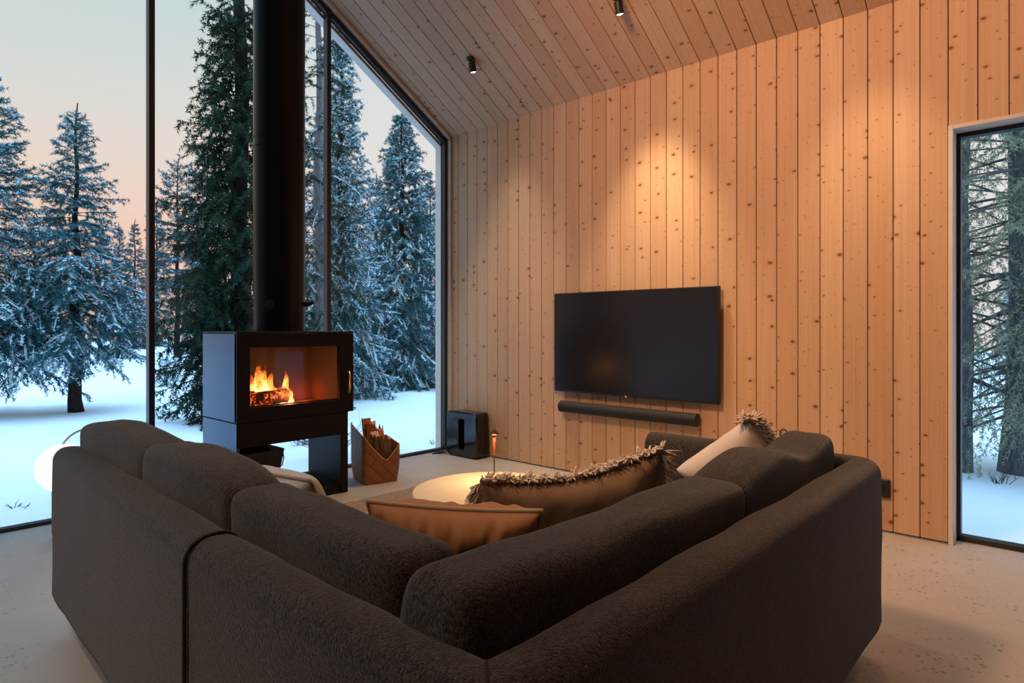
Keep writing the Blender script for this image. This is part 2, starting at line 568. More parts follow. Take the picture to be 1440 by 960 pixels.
M['globe'] = mat_emit('lit_opal_globe', (1.0, 0.98, 0.95), 1.25)
M['spot_glow'] = mat_emit('lit_spot_lens', (1.0, 0.78, 0.50), 14.0)
M['lamp_glow'] = mat_emit('lit_lamp_core', (1.0, 0.45, 0.16), 6.0)
M['led'] = mat_emit('orange_led', (1.0, 0.22, 0.05), 0.9)
M['flame'] = mat_flame()
M['ember'] = mat_ember()
M['snow_ground'] = mat_snow('snow_ground', 1.3)
M['snow_tree'] = mat_snow('snow_on_branches', 9.0, (0.74, 0.87, 0.90))
M['needle_teal'] = mat_needles('spruce_needles', (0.022, 0.100, 0.118), (0.070, 0.215, 0.228))
M['needle_dark'] = mat_needles('dark_spruce_needles', (0.012, 0.034, 0.022), (0.040, 0.078, 0.042))
M['needle_green'] = mat_needles('olive_needles', (0.26, 0.29, 0.17), (0.50, 0.50, 0.34))
M['needle_far'] = mat_needles('far_needles', (0.030, 0.075, 0.085), (0.070, 0.130, 0.140))
M['trunk'] = mat_bark('spruce_bark', (0.012, 0.010, 0.010), (0.055, 0.046, 0.042))
M['trunk_grey'] = mat_bark('grey_bark', (0.10, 0.095, 0.10), (0.34, 0.32, 0.32))
M['twig'] = simple('dry_twig', (0.10, 0.08, 0.065), 0.9, var=0.2)

# ------------------------------------------------------------------ room shell
# boards: six-point section across the board, run out along its length
def boards(mb, uvs, n_boards, first, p_of, v0, v1):
    """p_of(y, depth, v) -> point; n_boards boards from seam `first`"""
    for i in range(n_boards):
        y0, y1 = first + i * PITCH + 0.0016, first + (i + 1) * PITCH - 0.0016
        a, b = (v0(i), v1(i)) if callable(v0) else (v0, v1)
        sec = [(y0, 0.022), (y0, 0.004), (y0 + 0.0025, 0.0), (y1 - 0.0025, 0.0), (y1, 0.004), (y1, 0.022)]
        vs = [p_of(y, d, a) for y, d in sec] + [p_of(y, d, b) for y, d in sec]
        fs = [(k, k + 1, k + 7, k + 6) for k in range(5)] + [(0, 5, 4, 3, 2, 1), (6, 7, 8, 9, 10, 11)]
        mb.add(vs, fs)
        mid0 = first + (i + 0.5) * PITCH
        for t in (a, b):
            for y, d in sec:
                yy = min(max(y, mid0 - PITCH / 2 + 0.0004), mid0 + PITCH / 2 - 0.0004)
                uvs.append((yy, t))


WIN_Y0, WIN_Y1, WIN_Z = SEAM0 - 10 * PITCH, SEAM0, 2.18
n_front = int(math.floor((G - 0.035 - SEAM0) / PITCH))
y_front = SEAM0 + n_front * PITCH
n_back = int(math.ceil((WIN_Y0 - YB) / PITCH))
wb, uvs = MB(), []
wall_p = lambda y, d, v: (W + d, y, v)
boards(wb, uvs, n_front, SEAM0, wall_p, 0.012, EAVE)
boards(wb, uvs, 10, WIN_Y0, wall_p, WIN_Z, EAVE)
boards(wb, uvs, n_back, WIN_Y0 - n_back * PITCH, wall_p, 0.012, EAVE)
# narrow last board up to the corner trim
last = [(y_front + 0.0013, 0.022), (y_front + 0.0013, 0.004), (y_front + 0.004, 0.0), (G - 0.036, 0.0), (G - 0.036, 0.022)]
wb.add([wall_p(y, d, 0.012) for y, d in last] + [wall_p(y, d, EAVE) for y, d in last], [(k, k + 1, k + 6, k + 5) for k in range(4)])
for t in (0.012, EAVE):
    uvs.extend([(y, t) for y, d in last])
structure(wb.build('wall_right', M['pine'], uv=uvs))
# the wall's dark backing and outer leaf (one structure mesh), with the window opening left free
bk = MB()
for (lo, hi) in (((W + 0.021, WIN_Y1, 0), (W + 0.26, G + 0.10, EAVE + 0.2)), ((W + 0.021, YB, 0), (W + 0.26, WIN_Y0, EAVE + 0.2)),
                 ((W + 0.021, WIN_Y0, WIN_Z), (W + 0.26, WIN_Y1, EAVE + 0.2))):
    bk.box(lo, hi)
structure(bk.build('wall_right_core', M['wall_dark']))

# ceiling slope over the boarded wall
ct = math.cos(math.atan(SLOPE)); st = math.sin(math.atan(SLOPE))
L_SL = (W - RIDGE_X) / ct
cb, uvs = MB(), []
ceil_p = lambda y, d, v: (W - v * ct + d * st, y, EAVE + v * st + d * ct)
n_all = int(math.floor((G - 0.035 - (WIN_Y0 - n_back * PITCH)) / PITCH))
boards(cb, uvs, n_all, WIN_Y0 - n_back * PITCH, ceil_p, -0.01, L_SL)
sec = [(y, d) for y, d in last]
cb.add([ceil_p(y, d, -0.01) for y, d in sec] + [ceil_p(y, d, L_SL) for y, d in sec], [(k + 5, k + 6, k + 1, k) for k in range(4)])
for t in (-0.01, L_SL):
    uvs.extend([(y, t + 7.0) for y, d in sec])
uvs[:-10] = [(a, b + 11.3) for a, b in uvs[:-10]]
structure(cb.build('ceiling', M['pine'], uv=uvs))
rc = MB()
def slab(mb, pts, nrm, t):
    a = [Vector(p) for p in pts]; b = [p + Vector(nrm) * t for p in a]
    mb.add(a + b, [(3, 2, 1, 0), (4, 5, 6, 7), (0, 1, 5, 4), (1, 2, 6, 5), (2, 3, 7, 6), (3, 0, 4, 7)])
off = Vector((st, 0, ct)) * 0.023
slab(rc, [Vector((W + 0.3, YB, EAVE - 0.3 * SLOPE)) + off, Vector((RIDGE_X, YB, ceil_z(RIDGE_X))) + off,
          Vector((RIDGE_X, G + 0.12, ceil_z(RIDGE_X))) + off, Vector((W + 0.3, G + 0.12, EAVE - 0.3 * SLOPE)) + off], (st, 0, ct), 0.2)
structure(rc.build('ceiling_core', M['wall_dark']))
lc = MB()
slab(lc, [(RIDGE_X + 0.02, YB, ceil_z(RIDGE_X)), (XL, YB, ceil_z(XL)), (XL, G + 0.12, ceil_z(XL)), (RIDGE_X + 0.02, G + 0.12, ceil_z(RIDGE_X))], (-st, 0, ct), 0.2)
structure(lc.build('ceiling_left', M['plaster']))
# left and back walls, floor
m = MB(); m.box((XL - 0.25, YB - 0.2, 0), (XL, G + 0.1, ceil_z(XL) + 0.25)); structure(m.build('wall_left', M['plaster']))
m = MB()
z0 = ceil_z(XL)
pent = [(XL, 0), (W + 0.25, 0), (W + 0.25, EAVE + 0.1), (RIDGE_X, ceil_z(RIDGE_X) + 0.2), (XL, z0 + 0.1)]
m.add([(x, YB, z) for x, z in pent] + [(x, YB - 0.2, z) for x, z in pent],
      [(0, 1, 2, 3, 4), (9, 8, 7, 6, 5)] + [(i, (i + 5), (i + 1) % 5 + 5, (i + 1) % 5) for i in range(5)])
structure(m.build('wall_back', M['plaster']))
m = MB(); m.box((XL - 0.25, YB - 0.2, -0.2), (W + 0.02, G + 0.02, 0.0)); m.box((W + 0.02, WIN_Y0, -0.2), (W + 0.25, WIN_Y1, -0.001))
structure(m.build('floor', M['concrete']))

# ---- glazed gable: window_1 with frame members, mullions and one pane per bay
win = structure(empty('window_1', (0, G, 0)))
FW, FD = 0.045, 0.055
def gbox(name, lo, hi, mat=None):
    b = MB(); b.box((lo[0], lo[1] - G, lo[2]), (hi[0], hi[1] - G, hi[2]))
    return b.build(name, mat or M['frame'], win, bevel=0.004)
XJ = 3.895
mulls = [XL + 0.02, -1.12, 0.14, 1.412, 2.683, XJ]
gbox('sill_rail', (XL, G, 0.0), (XJ + FW, G + FD, 0.022))
for i, x in enumerate(mulls):
    zt = ceil_z(x) - 0.03
    if i in (0, 5):
        gbox('jamb', (x, G, 0.022), (x + 0.03, G + FD, zt))
    else:
        gbox('mullion', (x - 0.018, G - 0.005, 0.022), (x + 0.018, G + FD, zt))
def rafter(name, xa, xb, drop0, drop1, y0, y1, mat, parent=None):
    b = MB()
    za, zb = ceil_z(xa), ceil_z(xb)
    vs = [(xa, y0, za - drop1), (xb, y0, zb - drop1), (xb, y0, zb - drop0), (xa, y0, za - drop0)]
    vs = [(x, y - (G if parent else 0), z) for x, y, z in vs]
    vs += [(x, y + (y1 - y0), z) for x, y, z in vs]
    b.add(vs, [(0, 1, 2, 3), (7, 6, 5, 4), (0, 4, 5, 1), (1, 5, 6, 2), (2, 6, 7, 3), (3, 7, 4, 0)])
    return b.build(name, mat, parent, bevel=0.003)
rafter('head_rail', XJ + 0.03, RIDGE_X, 0.035, 0.085, G, G + FD, M['frame'], win)
rafter('head_rail', RIDGE_X, XL, 0.035, 0.085, G, G + FD, M['frame'], win)
for a, b_ in zip(mulls[:-1], mulls[1:]):
    g = MB()
    xs = [a] + ([RIDGE_X] if a < RIDGE_X < b_ else []) + [b_]
    pl = [(x, 0.05, 0.015) for x in xs] + [(x, 0.05, ceil_z(x) - 0.05) for x in reversed(xs)]
    g.add(pl + [(x, y + 0.008, z) for x, y, z in pl], [tuple(range(len(pl))), tuple(reversed(range(len(pl), 2 * len(pl))))])
    g.build('pane', M['glass'], win)
# pale reveals between the frame and the boards, inside and out
rafter_in = rafter('trim_1', W, RIDGE_X, 0.0, 0.035, G - 0.036, G + 0.02, M['pine_pale']); structure(rafter_in)
rafter_in = rafter('trim_2', RIDGE_X, XL, 0.0, 0.035, G - 0.036, G + 0.02, M['pine_pale']); structure(rafter_in)
m = MB(); m.box((XJ + 0.03, G - 0.036, 0.0), (W + 0.021, G + 0.02, EAVE)); structure(m.build('trim_3', M['pine_pale'], bevel=0.002))
r2 = rafter('trim_4', XJ + 0.06, RIDGE_X, 0.085, 0.12, G + FD, G + 0.14, M['pine_pale']); structure(r2)
m = MB(); m.box((XJ - 0.004, G + FD, 0.0), (W + 0.2, G + 0.13, EAVE + 0.1)); structure(m.build('trim_5', M['pine_pale']))

# ---- right-hand window: window_2
w2 = structure(empty('window_2', (W, WIN_Y1, 0)))
def wbox(name, lo, hi, mat, bev=0.003):
    b = MB(); b.box((lo[0] - W, lo[1] - WIN_Y1, lo[2]), (hi[0] - W, hi[1] - WIN_Y1, hi[2]))
    return b.build(name, mat, w2, bevel=bev)
LT = 0.022
wbox('lining_left', (W - 0.004, WIN_Y1 - LT, 0.0), (W + 0.24, WIN_Y1, WIN_Z), M['pine_pale'])
wbox('lining_right', (W - 0.004, WIN_Y0, 0.0), (W + 0.24, WIN_Y0 + LT, WIN_Z), M['pine_pale'])
wbox('lining_head', (W - 0.004, WIN_Y0 + LT, WIN_Z - LT), (W + 0.24, WIN_Y1 - LT, WIN_Z), M['pine_pale'])
fx0, fx1 = W + 0.11, W + 0.17
wbox('frame_left', (fx0, WIN_Y1 - LT - 0.018, 0.0), (fx1, WIN_Y1 - LT, WIN_Z - LT), M['frame'])
wbox('frame_right', (fx0, WIN_Y0 + LT, 0.0), (fx1, WIN_Y0 + LT + 0.04, WIN_Z - LT), M['frame'])
wbox('frame_head', (fx0, WIN_Y0 + LT, WIN_Z - LT - 0.022), (fx1, WIN_Y1 - LT, WIN_Z - LT), M['frame'])
wbox('frame_sill', (fx0, WIN_Y0 + LT, 0.0), (fx1, WIN_Y1 - LT, 0.028), M['frame'])
wbox('pane', (fx0 + 0.03, WIN_Y0 + LT, 0.0), (fx0 + 0.036, WIN_Y1 - LT, WIN_Z - LT), M['glass'], 0)

# ------------------------------------------------------------------ spotlights on the ceiling
def make_spot():
    root = empty('ceiling_spotlight')
    b = MB(); b.lathe([(0.034, 0.0), (0.034, -0.012), (0.03, -0.015)], 24, (0, 0, 0.0)); b.build('mount', M['black_plastic'], root, smooth=40)
    b = MB(); b.tube([(0, 0, -0.01), (0, 0, -0.035)], 0.008, 10); b.build('stem', M['black_plastic'], root, smooth=40)
    R = Euler((0, math.radians(-16), 0)).to_matrix()
    b = MB(); b.lathe([(0.022, -0.03), (0.027, -0.032), (0.027, -0.108), (0.0235, -0.108), (0.022, -0.098)], 24)
    b.v = [tuple(R @ Vector(p)) for p in b.v]; b.build('can', M['black_plastic'], root, smooth=40)
    b = MB(); b.lathe([(0.0, -0.098), (0.021, -0.099), (0.020, -0.106), (0.0, -0.112)], 20, caps=False)
    b.v = [tuple(R @ Vector(p)) for p in b.v]; b.build('lens', M['spot_glow'], root, smooth=180)
    return root


def copy_tree(o, parent=None):
    c = o.copy(); COL.objects.link(c)
    if parent is not None: c.parent = parent
    for ch in [k for k in o.children]:
        copy_tree(ch, c)
    return c


SPOT_X = 3.41
spots = [(3.551, 'small black ceiling spotlight nearer the glazed gable'), (2.205, 'small black ceiling spotlight above the television, nearer the top of the picture')]
sp0 = make_spot()
for i, (y, lab) in enumerate(spots):
    o = sp0 if i == 0 else copy_tree(sp0)
    o.location = (SPOT_X, y, ceil_z(SPOT_X))
    o.rotation_euler = (0, 0, 0)
    tag(o, lab, 'spotlight', 'black spotlights on the sloping ceiling')


def spot_light(loc, target, power, col, size, blend=1.0, radius=0.03):
    d = bpy.data.lights.new('spot_or_fill_beam', 'SPOT')
    d.energy = power; d.color = col; d.spot_size = math.radians(size); d.spot_blend = blend; d.shadow_soft_size = radius
    o = bpy.data.objects.new('spot_or_fill_beam', d); COL.objects.link(o)
    o.location = loc
    o.rotation_euler = (Vector(target) - Vector(loc)).to_track_quat('-Z', 'Y').to_euler()
    return o


def point_light(loc, power, col, radius):
    d = bpy.data.lights.new('lamp_glow', 'POINT')
    d.energy = power; d.color = col; d.shadow_soft_size = radius
    o = bpy.data.objects.new('lamp_glow', d); COL.objects.link(o)
    o.location = loc
    return o


def area_light(loc, target, power, col, sx, sy):
    d = bpy.data.lights.new('ceiling_panel_glow', 'AREA')
    d.energy = power; d.color = col; d.shape = 'RECTANGLE'; d.size = sx; d.size_y = sy
    o = bpy.data.objects.new('ceiling_panel_glow', d); COL.objects.link(o)
    o.location = loc
    o.rotation_euler = (Vector(target) - Vector(loc)).to_track_quat('-Z', 'Y').to_euler()
    return o


WARM = (1.0, 0.70, 0.44)
WARM2 = (1.0, 0.50, 0.26)
for y, pw, dn, cl in ((3.551, 42, 140, (1.0, 0.84, 0.66)), (2.205, 165, 60, (1.0, 0.74, 0.46)), (0.86, 70, 26, WARM), (-0.486, 40, 26, WARM)):
    spot_light((SPOT_X + 0.03, y, ceil_z(SPOT_X) - 0.125), (W, y, 0.95), pw, cl, 54, 1.0, 0.07)
    spot_light((SPOT_X - 0.03, y, ceil_z(SPOT_X) - 0.125), (SPOT_X - 0.55, y, 0.0), dn, WARM, 80, 1.0)
spot_light((0.35, 1.8, 3.6), (3.7, 0.5, 2.0), 480, WARM2, 112, 1.0, 0.25)  # unseen warm flood without a fixture, added to light boarded wall and ceiling
spot_light((-1.6, 1.2, 3.3), (0.8, 1.4, 0.5), 105, (1.0, 0.66, 0.42), 76, 1.0, 0.3)  # unseen warm fill, added for the sofa's left back and the pillows
spot_light((-0.9, 2.2, 4.1), (-0.1, 2.6, 0.0), 120, (1.0, 0.74, 0.50), 62, 1.0, 0.1)  # fill with no fixture, added to warm the floor at the left
spot_light((1.5, 1.7, 4.2), (1.7, 1.6, 0.4), 90, WARM, 60, 1.0, 0.1)  # added fill from overhead, out of view, for pillows and seats

# ------------------------------------------------------------------ television, soundbar, socket, hook
tv = empty('wall_mounted_tv', (W - 0.001, 2.46, 1.155), 0, 'large black wall mounted television with dark screen', 'television')
TY0, TY1, TZ0, TZ1 = 1.742, 3.096, 0.635, 1.402
b = MB(); b.rbox((-0.052, (TY0 + TY1) / 2 - 2.46, (TZ0 + TZ1) / 2 - 1.155), (0.028, TY1 - TY0, TZ1 - TZ0), 0.004, 2)
b.build('case', M['black_plastic'], tv, smooth=40)
b = MB(); b.box((-0.0675, TY0 + 0.006 - 2.46, TZ0 + 0.014 - 1.155), (-0.0655, TY1 - 0.006 - 2.46, TZ1 - 0.006 - 1.155)); b.build('screen', M['screen'], tv)
b = MB(); b.box((-0.038, -0.3, -0.2), (0.0, 0.3, 0.2)); b.build('wall_bracket', M['iron'], tv)
b = MB(); b.box((-0.068, -0.004 - 0.02, TZ0 - 1.155 - 0.004), (-0.060, 0.004 - 0.02, TZ0 - 1.155 + 0.010)); b.build('standby_light', M['led'], tv)

sb = empty('soundbar', (W - 0.001, 2.461, 0.521), 0, 'long black rounded soundbar mounted under the television', 'soundbar')
b = MB(); b.tube([(-0.062, -0.563, 0), (-0.062, 0.563, 0)], 0.0435, 32); b.build('body', M['mesh_black'], sb, smooth=40)
for s in (-1, 1):
    b = MB(); b.tube([(-0.062, s * 0.5625, 0), (-0.062, s * 0.568, 0), (-0.062, s * 0.571, 0)], [0.0442, 0.0442, 0.039], 32); b.build('end_cap', M['black_plastic'], sb, smooth=40)
b = MB(); b.box((-0.02, -0.3, -0.03), (0.0, 0.3, 0.03)); b.build('wall_bracket', M['iron'], sb)

ol = empty('wall_outlet', (W, 0.835, 0.245), 0, 'small black socket box low on the boarded wall beside the sofa', 'wall outlet')
b = MB(); b.rbox((-0.012, 0, 0), (0.024, 0.085, 0.10), 0.006, 2); b.build('cover', M['black_plastic'], ol, smooth=40)
b = MB(); b.lathe([(0.0, -0.004), (0.022, -0.004), (0.022, 0.0), (0.0, 0.0)], 20, caps=False)
b.v = [(-0.0245 + z, x, y) for x, y, z in b.v]; b.build('socket_face', M['gloss_black'], ol, smooth=40)

hk = empty('ring_hook', (W, 1.358, 0.483), 0, 'thin black metal ring hook on the boards above the sofa', 'hook')
b = MB()
b.tube([(-0.012, 0.022 * math.cos(a), 0.031 * math.sin(a) ) for a in [2 * PI * k / 24 for k in range(25)]], 0.0036, 8, caps=False)
b.build('ring', M['iron'], hk, smooth=180)
b = MB(); b.tube([(0.0, 0, -0.031), (-0.016, 0, -0.031)], 0.008, 10); b.build('peg', M['iron'], hk, smooth=40)

# ------------------------------------------------------------------ subwoofer
sw = empty('subwoofer', (3.845, 4.045, 0), 0, 'glossy black floor speaker box with a slot, in the corner', 'speaker')
def ring_box(name, mat):
    b = MB()
    def rr(hy, hz, r, n=6):
        pts = []
        for cx, cz, a0 in ((hy - r, hz - r, 0), (-hy + r, hz - r, 90), (-hy + r, -hz + r, 180), (hy - r, -hz + r, 270)):
            for k in range(n + 1):
                a = math.radians(a0 + 90 * k / n)
                pts.append((cx + r * math.cos(a), cz + r * math.sin(a)))
        return pts
    outer = rr(0.195, 0.195, 0.035)
    inner = rr(0.035, 0.128, 0.008)
    n = len(outer)
    X = 0.079
    layers = [(-X + 0.012, outer), (-X, [(p[0] * 0.95, p[1] * 0.95) for p in outer]), (-X, [(p[0] * 1.22, p[1] * 1.06) for p in inner]), (-X + 0.014, inner), (0.02, inner)]
    vs, fs = [], []
    back = [(X, [(p[0] * 0.95, p[1] * 0.95) for p in outer]), (X - 0.012, outer)]
    seq = back + layers
    for x, pl in seq:
        vs += [(x, p[0], p[1] + 0.20) for p in pl]
    for i in range(len(seq) - 1):
        for k in range(n):
            k2 = (k + 1) % n
            fs.append((i * n + k, i * n + k2, (i + 1) * n + k2, (i + 1) * n + k))
    fs.append(tuple(range(n)))
    fs.append(tuple(reversed([(len(seq) - 1) * n + k for k in range(n)])))
    b.add(vs, fs)
    return b.build(name, mat, sw, smooth=35)
ring_box('cabinet', M['gloss_black'])
for sx in (-0.05, 0.05):
    for sy in (-0.14, 0.14):
        b = MB(); b.lathe([(0.016, 0.0), (0.016, 0.006), (0.014, 0.0065)], 16, (sx, sy, 0)); b.build('foot', M['black_plastic'], sw, smooth=40)
cb_ = MB()
cb_.tube([(3.80, 4.27, 0.006), (3.72, 4.30, 0.008), (3.70, 4.26, 0.02), (3.74, 4.24, 0.03), (3.76, 4.29, 0.01), (3.68, 4.33, 0.006), (3.74, 4.35, 0.006), (3.9, 4.345, 0.006)], 0.005, 8)
tag(cb_.build('power_cable', M['black_plastic'], smooth=180), 'short coil of black cable on the floor behind the speaker box', 'cable')

# ------------------------------------------------------------------ wood stove
SX0, SX1, SY0, SY1, ST = 1.67, 2.483, 3.76, 4.262, 1.107
stv = empty('wood_stove', (0, 0, 0), 0, 'black steel wood stove with a burning fire, open log niche and tall flue', 'wood stove')
stv.location = ((SX0 + SX1) / 2, (SY0 + SY1) / 2, 0)
ox, oy = stv.location.x, stv.location.y
def sbox(mb, lo, hi):
    mb.box((lo[0] - ox, lo[1] - oy, lo[2]), (hi[0] - ox, hi[1] - oy, hi[2]))
def spart(name, mat, boxes, parent=stv, bevel=0.004):
    b = MB()
    for lo, hi in boxes: sbox(b, lo, hi)
    return b.build(name, mat, parent, bevel=bevel)
T = 0.02
ZS = 0.552
spart('side_panel', M['steel_snow_tint'], [((SX0, SY0 + 0.003, ZS + 0.003), (SX0 + T, SY1, ST - 0.013))])
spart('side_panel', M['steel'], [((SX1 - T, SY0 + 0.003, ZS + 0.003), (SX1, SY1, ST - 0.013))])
spart('side_panel', M['steel_snow_tint'], [((SX0, SY0 + 0.003, 0.0), (SX0 + T, SY1, ZS - 0.002))])
spart('side_panel', M['steel'], [((SX1 - 0.058, SY0 + 0.003, 0.0), (SX1 - 0.04, SY1, ZS - 0.002))])
spart('top_plate', M['steel'], [((SX0 - 0.002, SY0 - 0.003, ST - 0.012), (SX1 + 0.002, SY1 + 0.002, ST))])
spart('middle_plate', M['steel'], [((SX0 + T, SY0 + 0.03, ZS - 0.01), (SX1 - T, SY1 - 0.002, ZS + 0.05))])
spart('niche_ceiling', M['steel'], [((SX0 + T, SY0 + 0.02, 0.40), (SX1 - 0.058, SY1, 0.42))])
spart('niche_floor', M['steel'], [((SX0 + T, SY0 + 0.01, 0.0), (SX1 - 0.058, SY1, 0.062))])
# door frame round the glass
GX0, GX1, GZ0, GZ1 = 1.752, 2.372, 0.640, 1.008
door = spart('door', M['steel'], [((SX0, SY0, ZS + 0.002), (GX0, SY0 + 0.03, ST - 0.013)), ((GX1, SY0, ZS + 0.002), (SX1, SY0 + 0.03, ST - 0.013)),
                                  ((GX0, SY0, GZ1), (GX1, SY0 + 0.03, ST - 0.013)), ((GX0, SY0, ZS + 0.002), (GX1, SY0 + 0.03, GZ0))], bevel=0.0)
spart('apron', M['steel'], [((SX0 + 0.001, SY0, 0.402), (SX1 - 0.042, SY0 + 0.025, ZS - 0.002))])
spart('front_post', M['steel'], [((SX1 - 0.10, SY0, 0.0), (SX1 - 0.042, SY0 + 0.025, 0.402))])
spart('glass', M['stove_glass'], [((GX0 - 0.01, SY0 + 0.012, GZ0 - 0.01), (GX1 + 0.01, SY0 + 0.017, GZ1 + 0.01))], door, 0)
hb = MB()
hb.tube([(2.43 - ox, SY0 - oy, 0.69), (2.43 - ox, SY0 - oy - 0.03, 0.692), (2.428 - ox, SY0 - oy - 0.042, 0.72), (2.426 - ox, SY0 - oy - 0.046, 0.76), (2.428 - ox, SY0 - oy - 0.042, 0.80),
         (2.43 - ox, SY0 - oy - 0.03, 0.828), (2.43 - ox, SY0 - oy, 0.83)], 0.0065, 10)
hb.build('handle', M['brass'], door, smooth=180)
# firebox lining
spart('lining_back', M['brick'], [((SX0 + 0.04, 4.17, 0.615), (SX1 - 0.05, 4.20, 1.03))])
spart('lining_side', M['brick'], [((SX0 + 0.03, SY0 + 0.05, 0.615), (SX0 + 0.06, 4.17, 1.03))])
spart('lining_side', M['brick'], [((SX1 - 0.085, SY0 + 0.05, 0.615), (SX1 - 0.055, 4.17, 1.03))])
spart('lining_floor', M['brick'], [((SX0 + 0.03, SY0 + 0.04, 0.600), (SX1 - 0.055, 4.20, 0.615))])
spart('baffle', M['iron'], [((SX0 + 0.03, SY0 + 0.04, 1.03), (SX1 - 0.055, 4.20, 1.045))])
spart('log_bar', M['iron'], [((SX0 + 0.06, SY0 + 0.055, 0.622), (SX1 - 0.09, SY0 + 0.065, 0.645))])
# flue with collar, joint ring and damper
PX, PY, PR = 2.075 - ox, 4.02 - oy, 0.165
zt = ceil_z(2.075) + 0.15
fb = MB(); fb.lathe([(PR, ST), (PR, zt)], 64, (PX, PY, 0)); fl = fb.build('flue_pipe', M['flue'], stv, smooth=40)
for zz in (2.33, 2.39):
    b = MB(); b.lathe([(PR, zz - 0.004), (PR + 0.0035, zz - 0.003), (PR + 0.0035, zz + 0.003), (PR, zz + 0.004)], 64, (PX, PY, 0), caps=False); b.build('joint_ring', M['flue'], fl, smooth=60)
b = MB()
dz = 1.292
dv = Vector((0.674, -0.738, 0))        # across the pipe
b.tube([Vector((PX, PY, dz)) + dv * 0.155, Vector((PX, PY, dz)) + dv * 0.215], [0.02, 0.013], 12)
b.tube([Vector((PX, PY, dz + 0.0)) + dv * 0.205, Vector((PX, PY, dz + 0.012)) + dv * 0.232], 0.012, 10)
b.build('damper_lever', M['iron'], fl, smooth=40)
b = MB(); fwd = Vector((-0.738, -0.674, 0))
c0 = Vector((PX, PY, dz - 0.01)) + fwd * (PR - 0.005)
b.tube([c0, c0 + fwd * 0.02, c0 + fwd * 0.022], [0.03, 0.03, 0.02], 16); b.build('damper_plate', M['iron'], fl, smooth=40)

# burning logs and flames
def log_mesh(L, r, seed, n=12, seg=6, wedge=None):
    rnd = random.Random(seed)
    b = MB(); vs, fs = [], []
    prof = [1 + rnd.uniform(-0.10, 0.10) for _ in range(n)]
    for i in range(seg + 1):
        x = -L / 2 + L * i / seg
        for k in range(n):
            a = 2 * PI * k / n
            rr = r * prof[k] * (1 + rnd.uniform(-0.04, 0.04))
            y, z = rr * math.cos(a), rr * math.sin(a)
            if wedge is not None and z > wedge * r:
                z = wedge * r + rnd.uniform(-0.002, 0.002)
            vs.append((x, y, z))
    for i in range(seg):
        for k in range(n):
            k2 = (k + 1) % n
            fs.append((i * n + k, (i + 1) * n + k, (i + 1) * n + k2, i * n + k2))
    fs.append(tuple(range(n)))
    fs.append(tuple(reversed([seg * n + k for k in range(n)])))
    b.add(vs, fs)
    return b


for (x, y, z, L, r, rz, ry, lab, sd) in (
        (1.945, 3.92, 0.674, 0.24, 0.050, -4, -3, 'charred log lying across the front of the fire', 1),
        (2.085, 4.01, 0.675, 0.22, 0.050, 62, 0, 'glowing cracked log end at the right of the fire', 2),
        (1.95, 4.06, 0.670, 0.26, 0.045, 8, 0, 'burning log at the back under the tall flames', 3)):
    b = log_mesh(L, r, sd)
    o = b.build('burning_log', M['ember'], smooth=50)
    o.location = (x, y, z); o.rotation_euler = (0, math.radians(ry), math.radians(rz))
    tag(o, lab, 'log', 'logs burning in the stove')


def tongue(mb, uvs, base, h, w, seed, lean=(0, 0)):
    rnd = random.Random(seed)
    n, seg = 10, 12
    vs, fs = [], []
    ph = rnd.uniform(0, 6)
    for i in range(seg + 1):
        t = i / seg
        rr = w * (math.sin(PI * min(1, (t * 0.75 + 0.25))) ** 0.9) * (1 - t) ** 0.35 * 1.0 + 0.0006
        cx = base[0] + lean[0] * t * t + 0.010 * math.sin(7 * t + ph) * t
        cy = base[1] + lean[1] * t * t + 0.006 * math.cos(6 * t + ph) * t
        for k in range(n):
            a = 2 * PI * k / n
            vs.append((cx + rr * math.cos(a), cy + rr * 0.5 * math.sin(a), base[2] + h * t))
            uvs.append((k / n, t))
    for i in range(seg):
        for k in range(n):
            k2 = (k + 1) % n
            fs.append((i * n + k, i * n + k2, (i + 1) * n + k2, (i + 1) * n + k))
    mb.add(vs, fs)


fb_, uvs = MB(), []
rnd = random.Random(5)
for (x, y, z, h, w) in ((1.90, 4.07, 0.66, 0.16, 0.035), (1.945, 4.05, 0.68, 0.215, 0.036), (1.98, 4.06, 0.68, 0.19, 0.032), (1.87, 4.05, 0.64, 0.12, 0.03), (1.845, 4.03, 0.63, 0.10, 0.028),
                        (2.02, 4.05, 0.68, 0.15, 0.028), (2.05, 3.93, 0.625, 0.15, 0.026), (2.035, 3.90, 0.62, 0.10, 0.026), (2.09, 3.98, 0.66, 0.10, 0.024), (2.135, 4.05, 0.68, 0.155, 0.022), (2.15, 4.03, 0.64, 0.09, 0.026),
                        (1.99, 3.94, 0.70, 0.06, 0.03), (1.93, 4.0, 0.69, 0.09, 0.03), (2.10, 3.92, 0.62, 0.075, 0.024)):
    tongue(fb_, uvs, (x - 2.0, y - 4.0, z - 0.615), h * 1.2, w * 1.15, rnd.randint(0, 999), (rnd.uniform(-0.02, 0.02), 0))
fo = fb_.build('fire_flames', M['flame'], smooth=180, uv=uvs)
fo.location = (2.0, 4.0, 0.615)
tag(fo, 'orange flames rising from the logs in the stove', 'fire', kind='stuff')
point_light((2.05, 3.835, 0.70), 5.0, (1.0, 0.34, 0.10), 0.05)
point_light((2.30, 4.08, 0.66), 1.3, (1.0, 0.09, 0.015), 0.03)

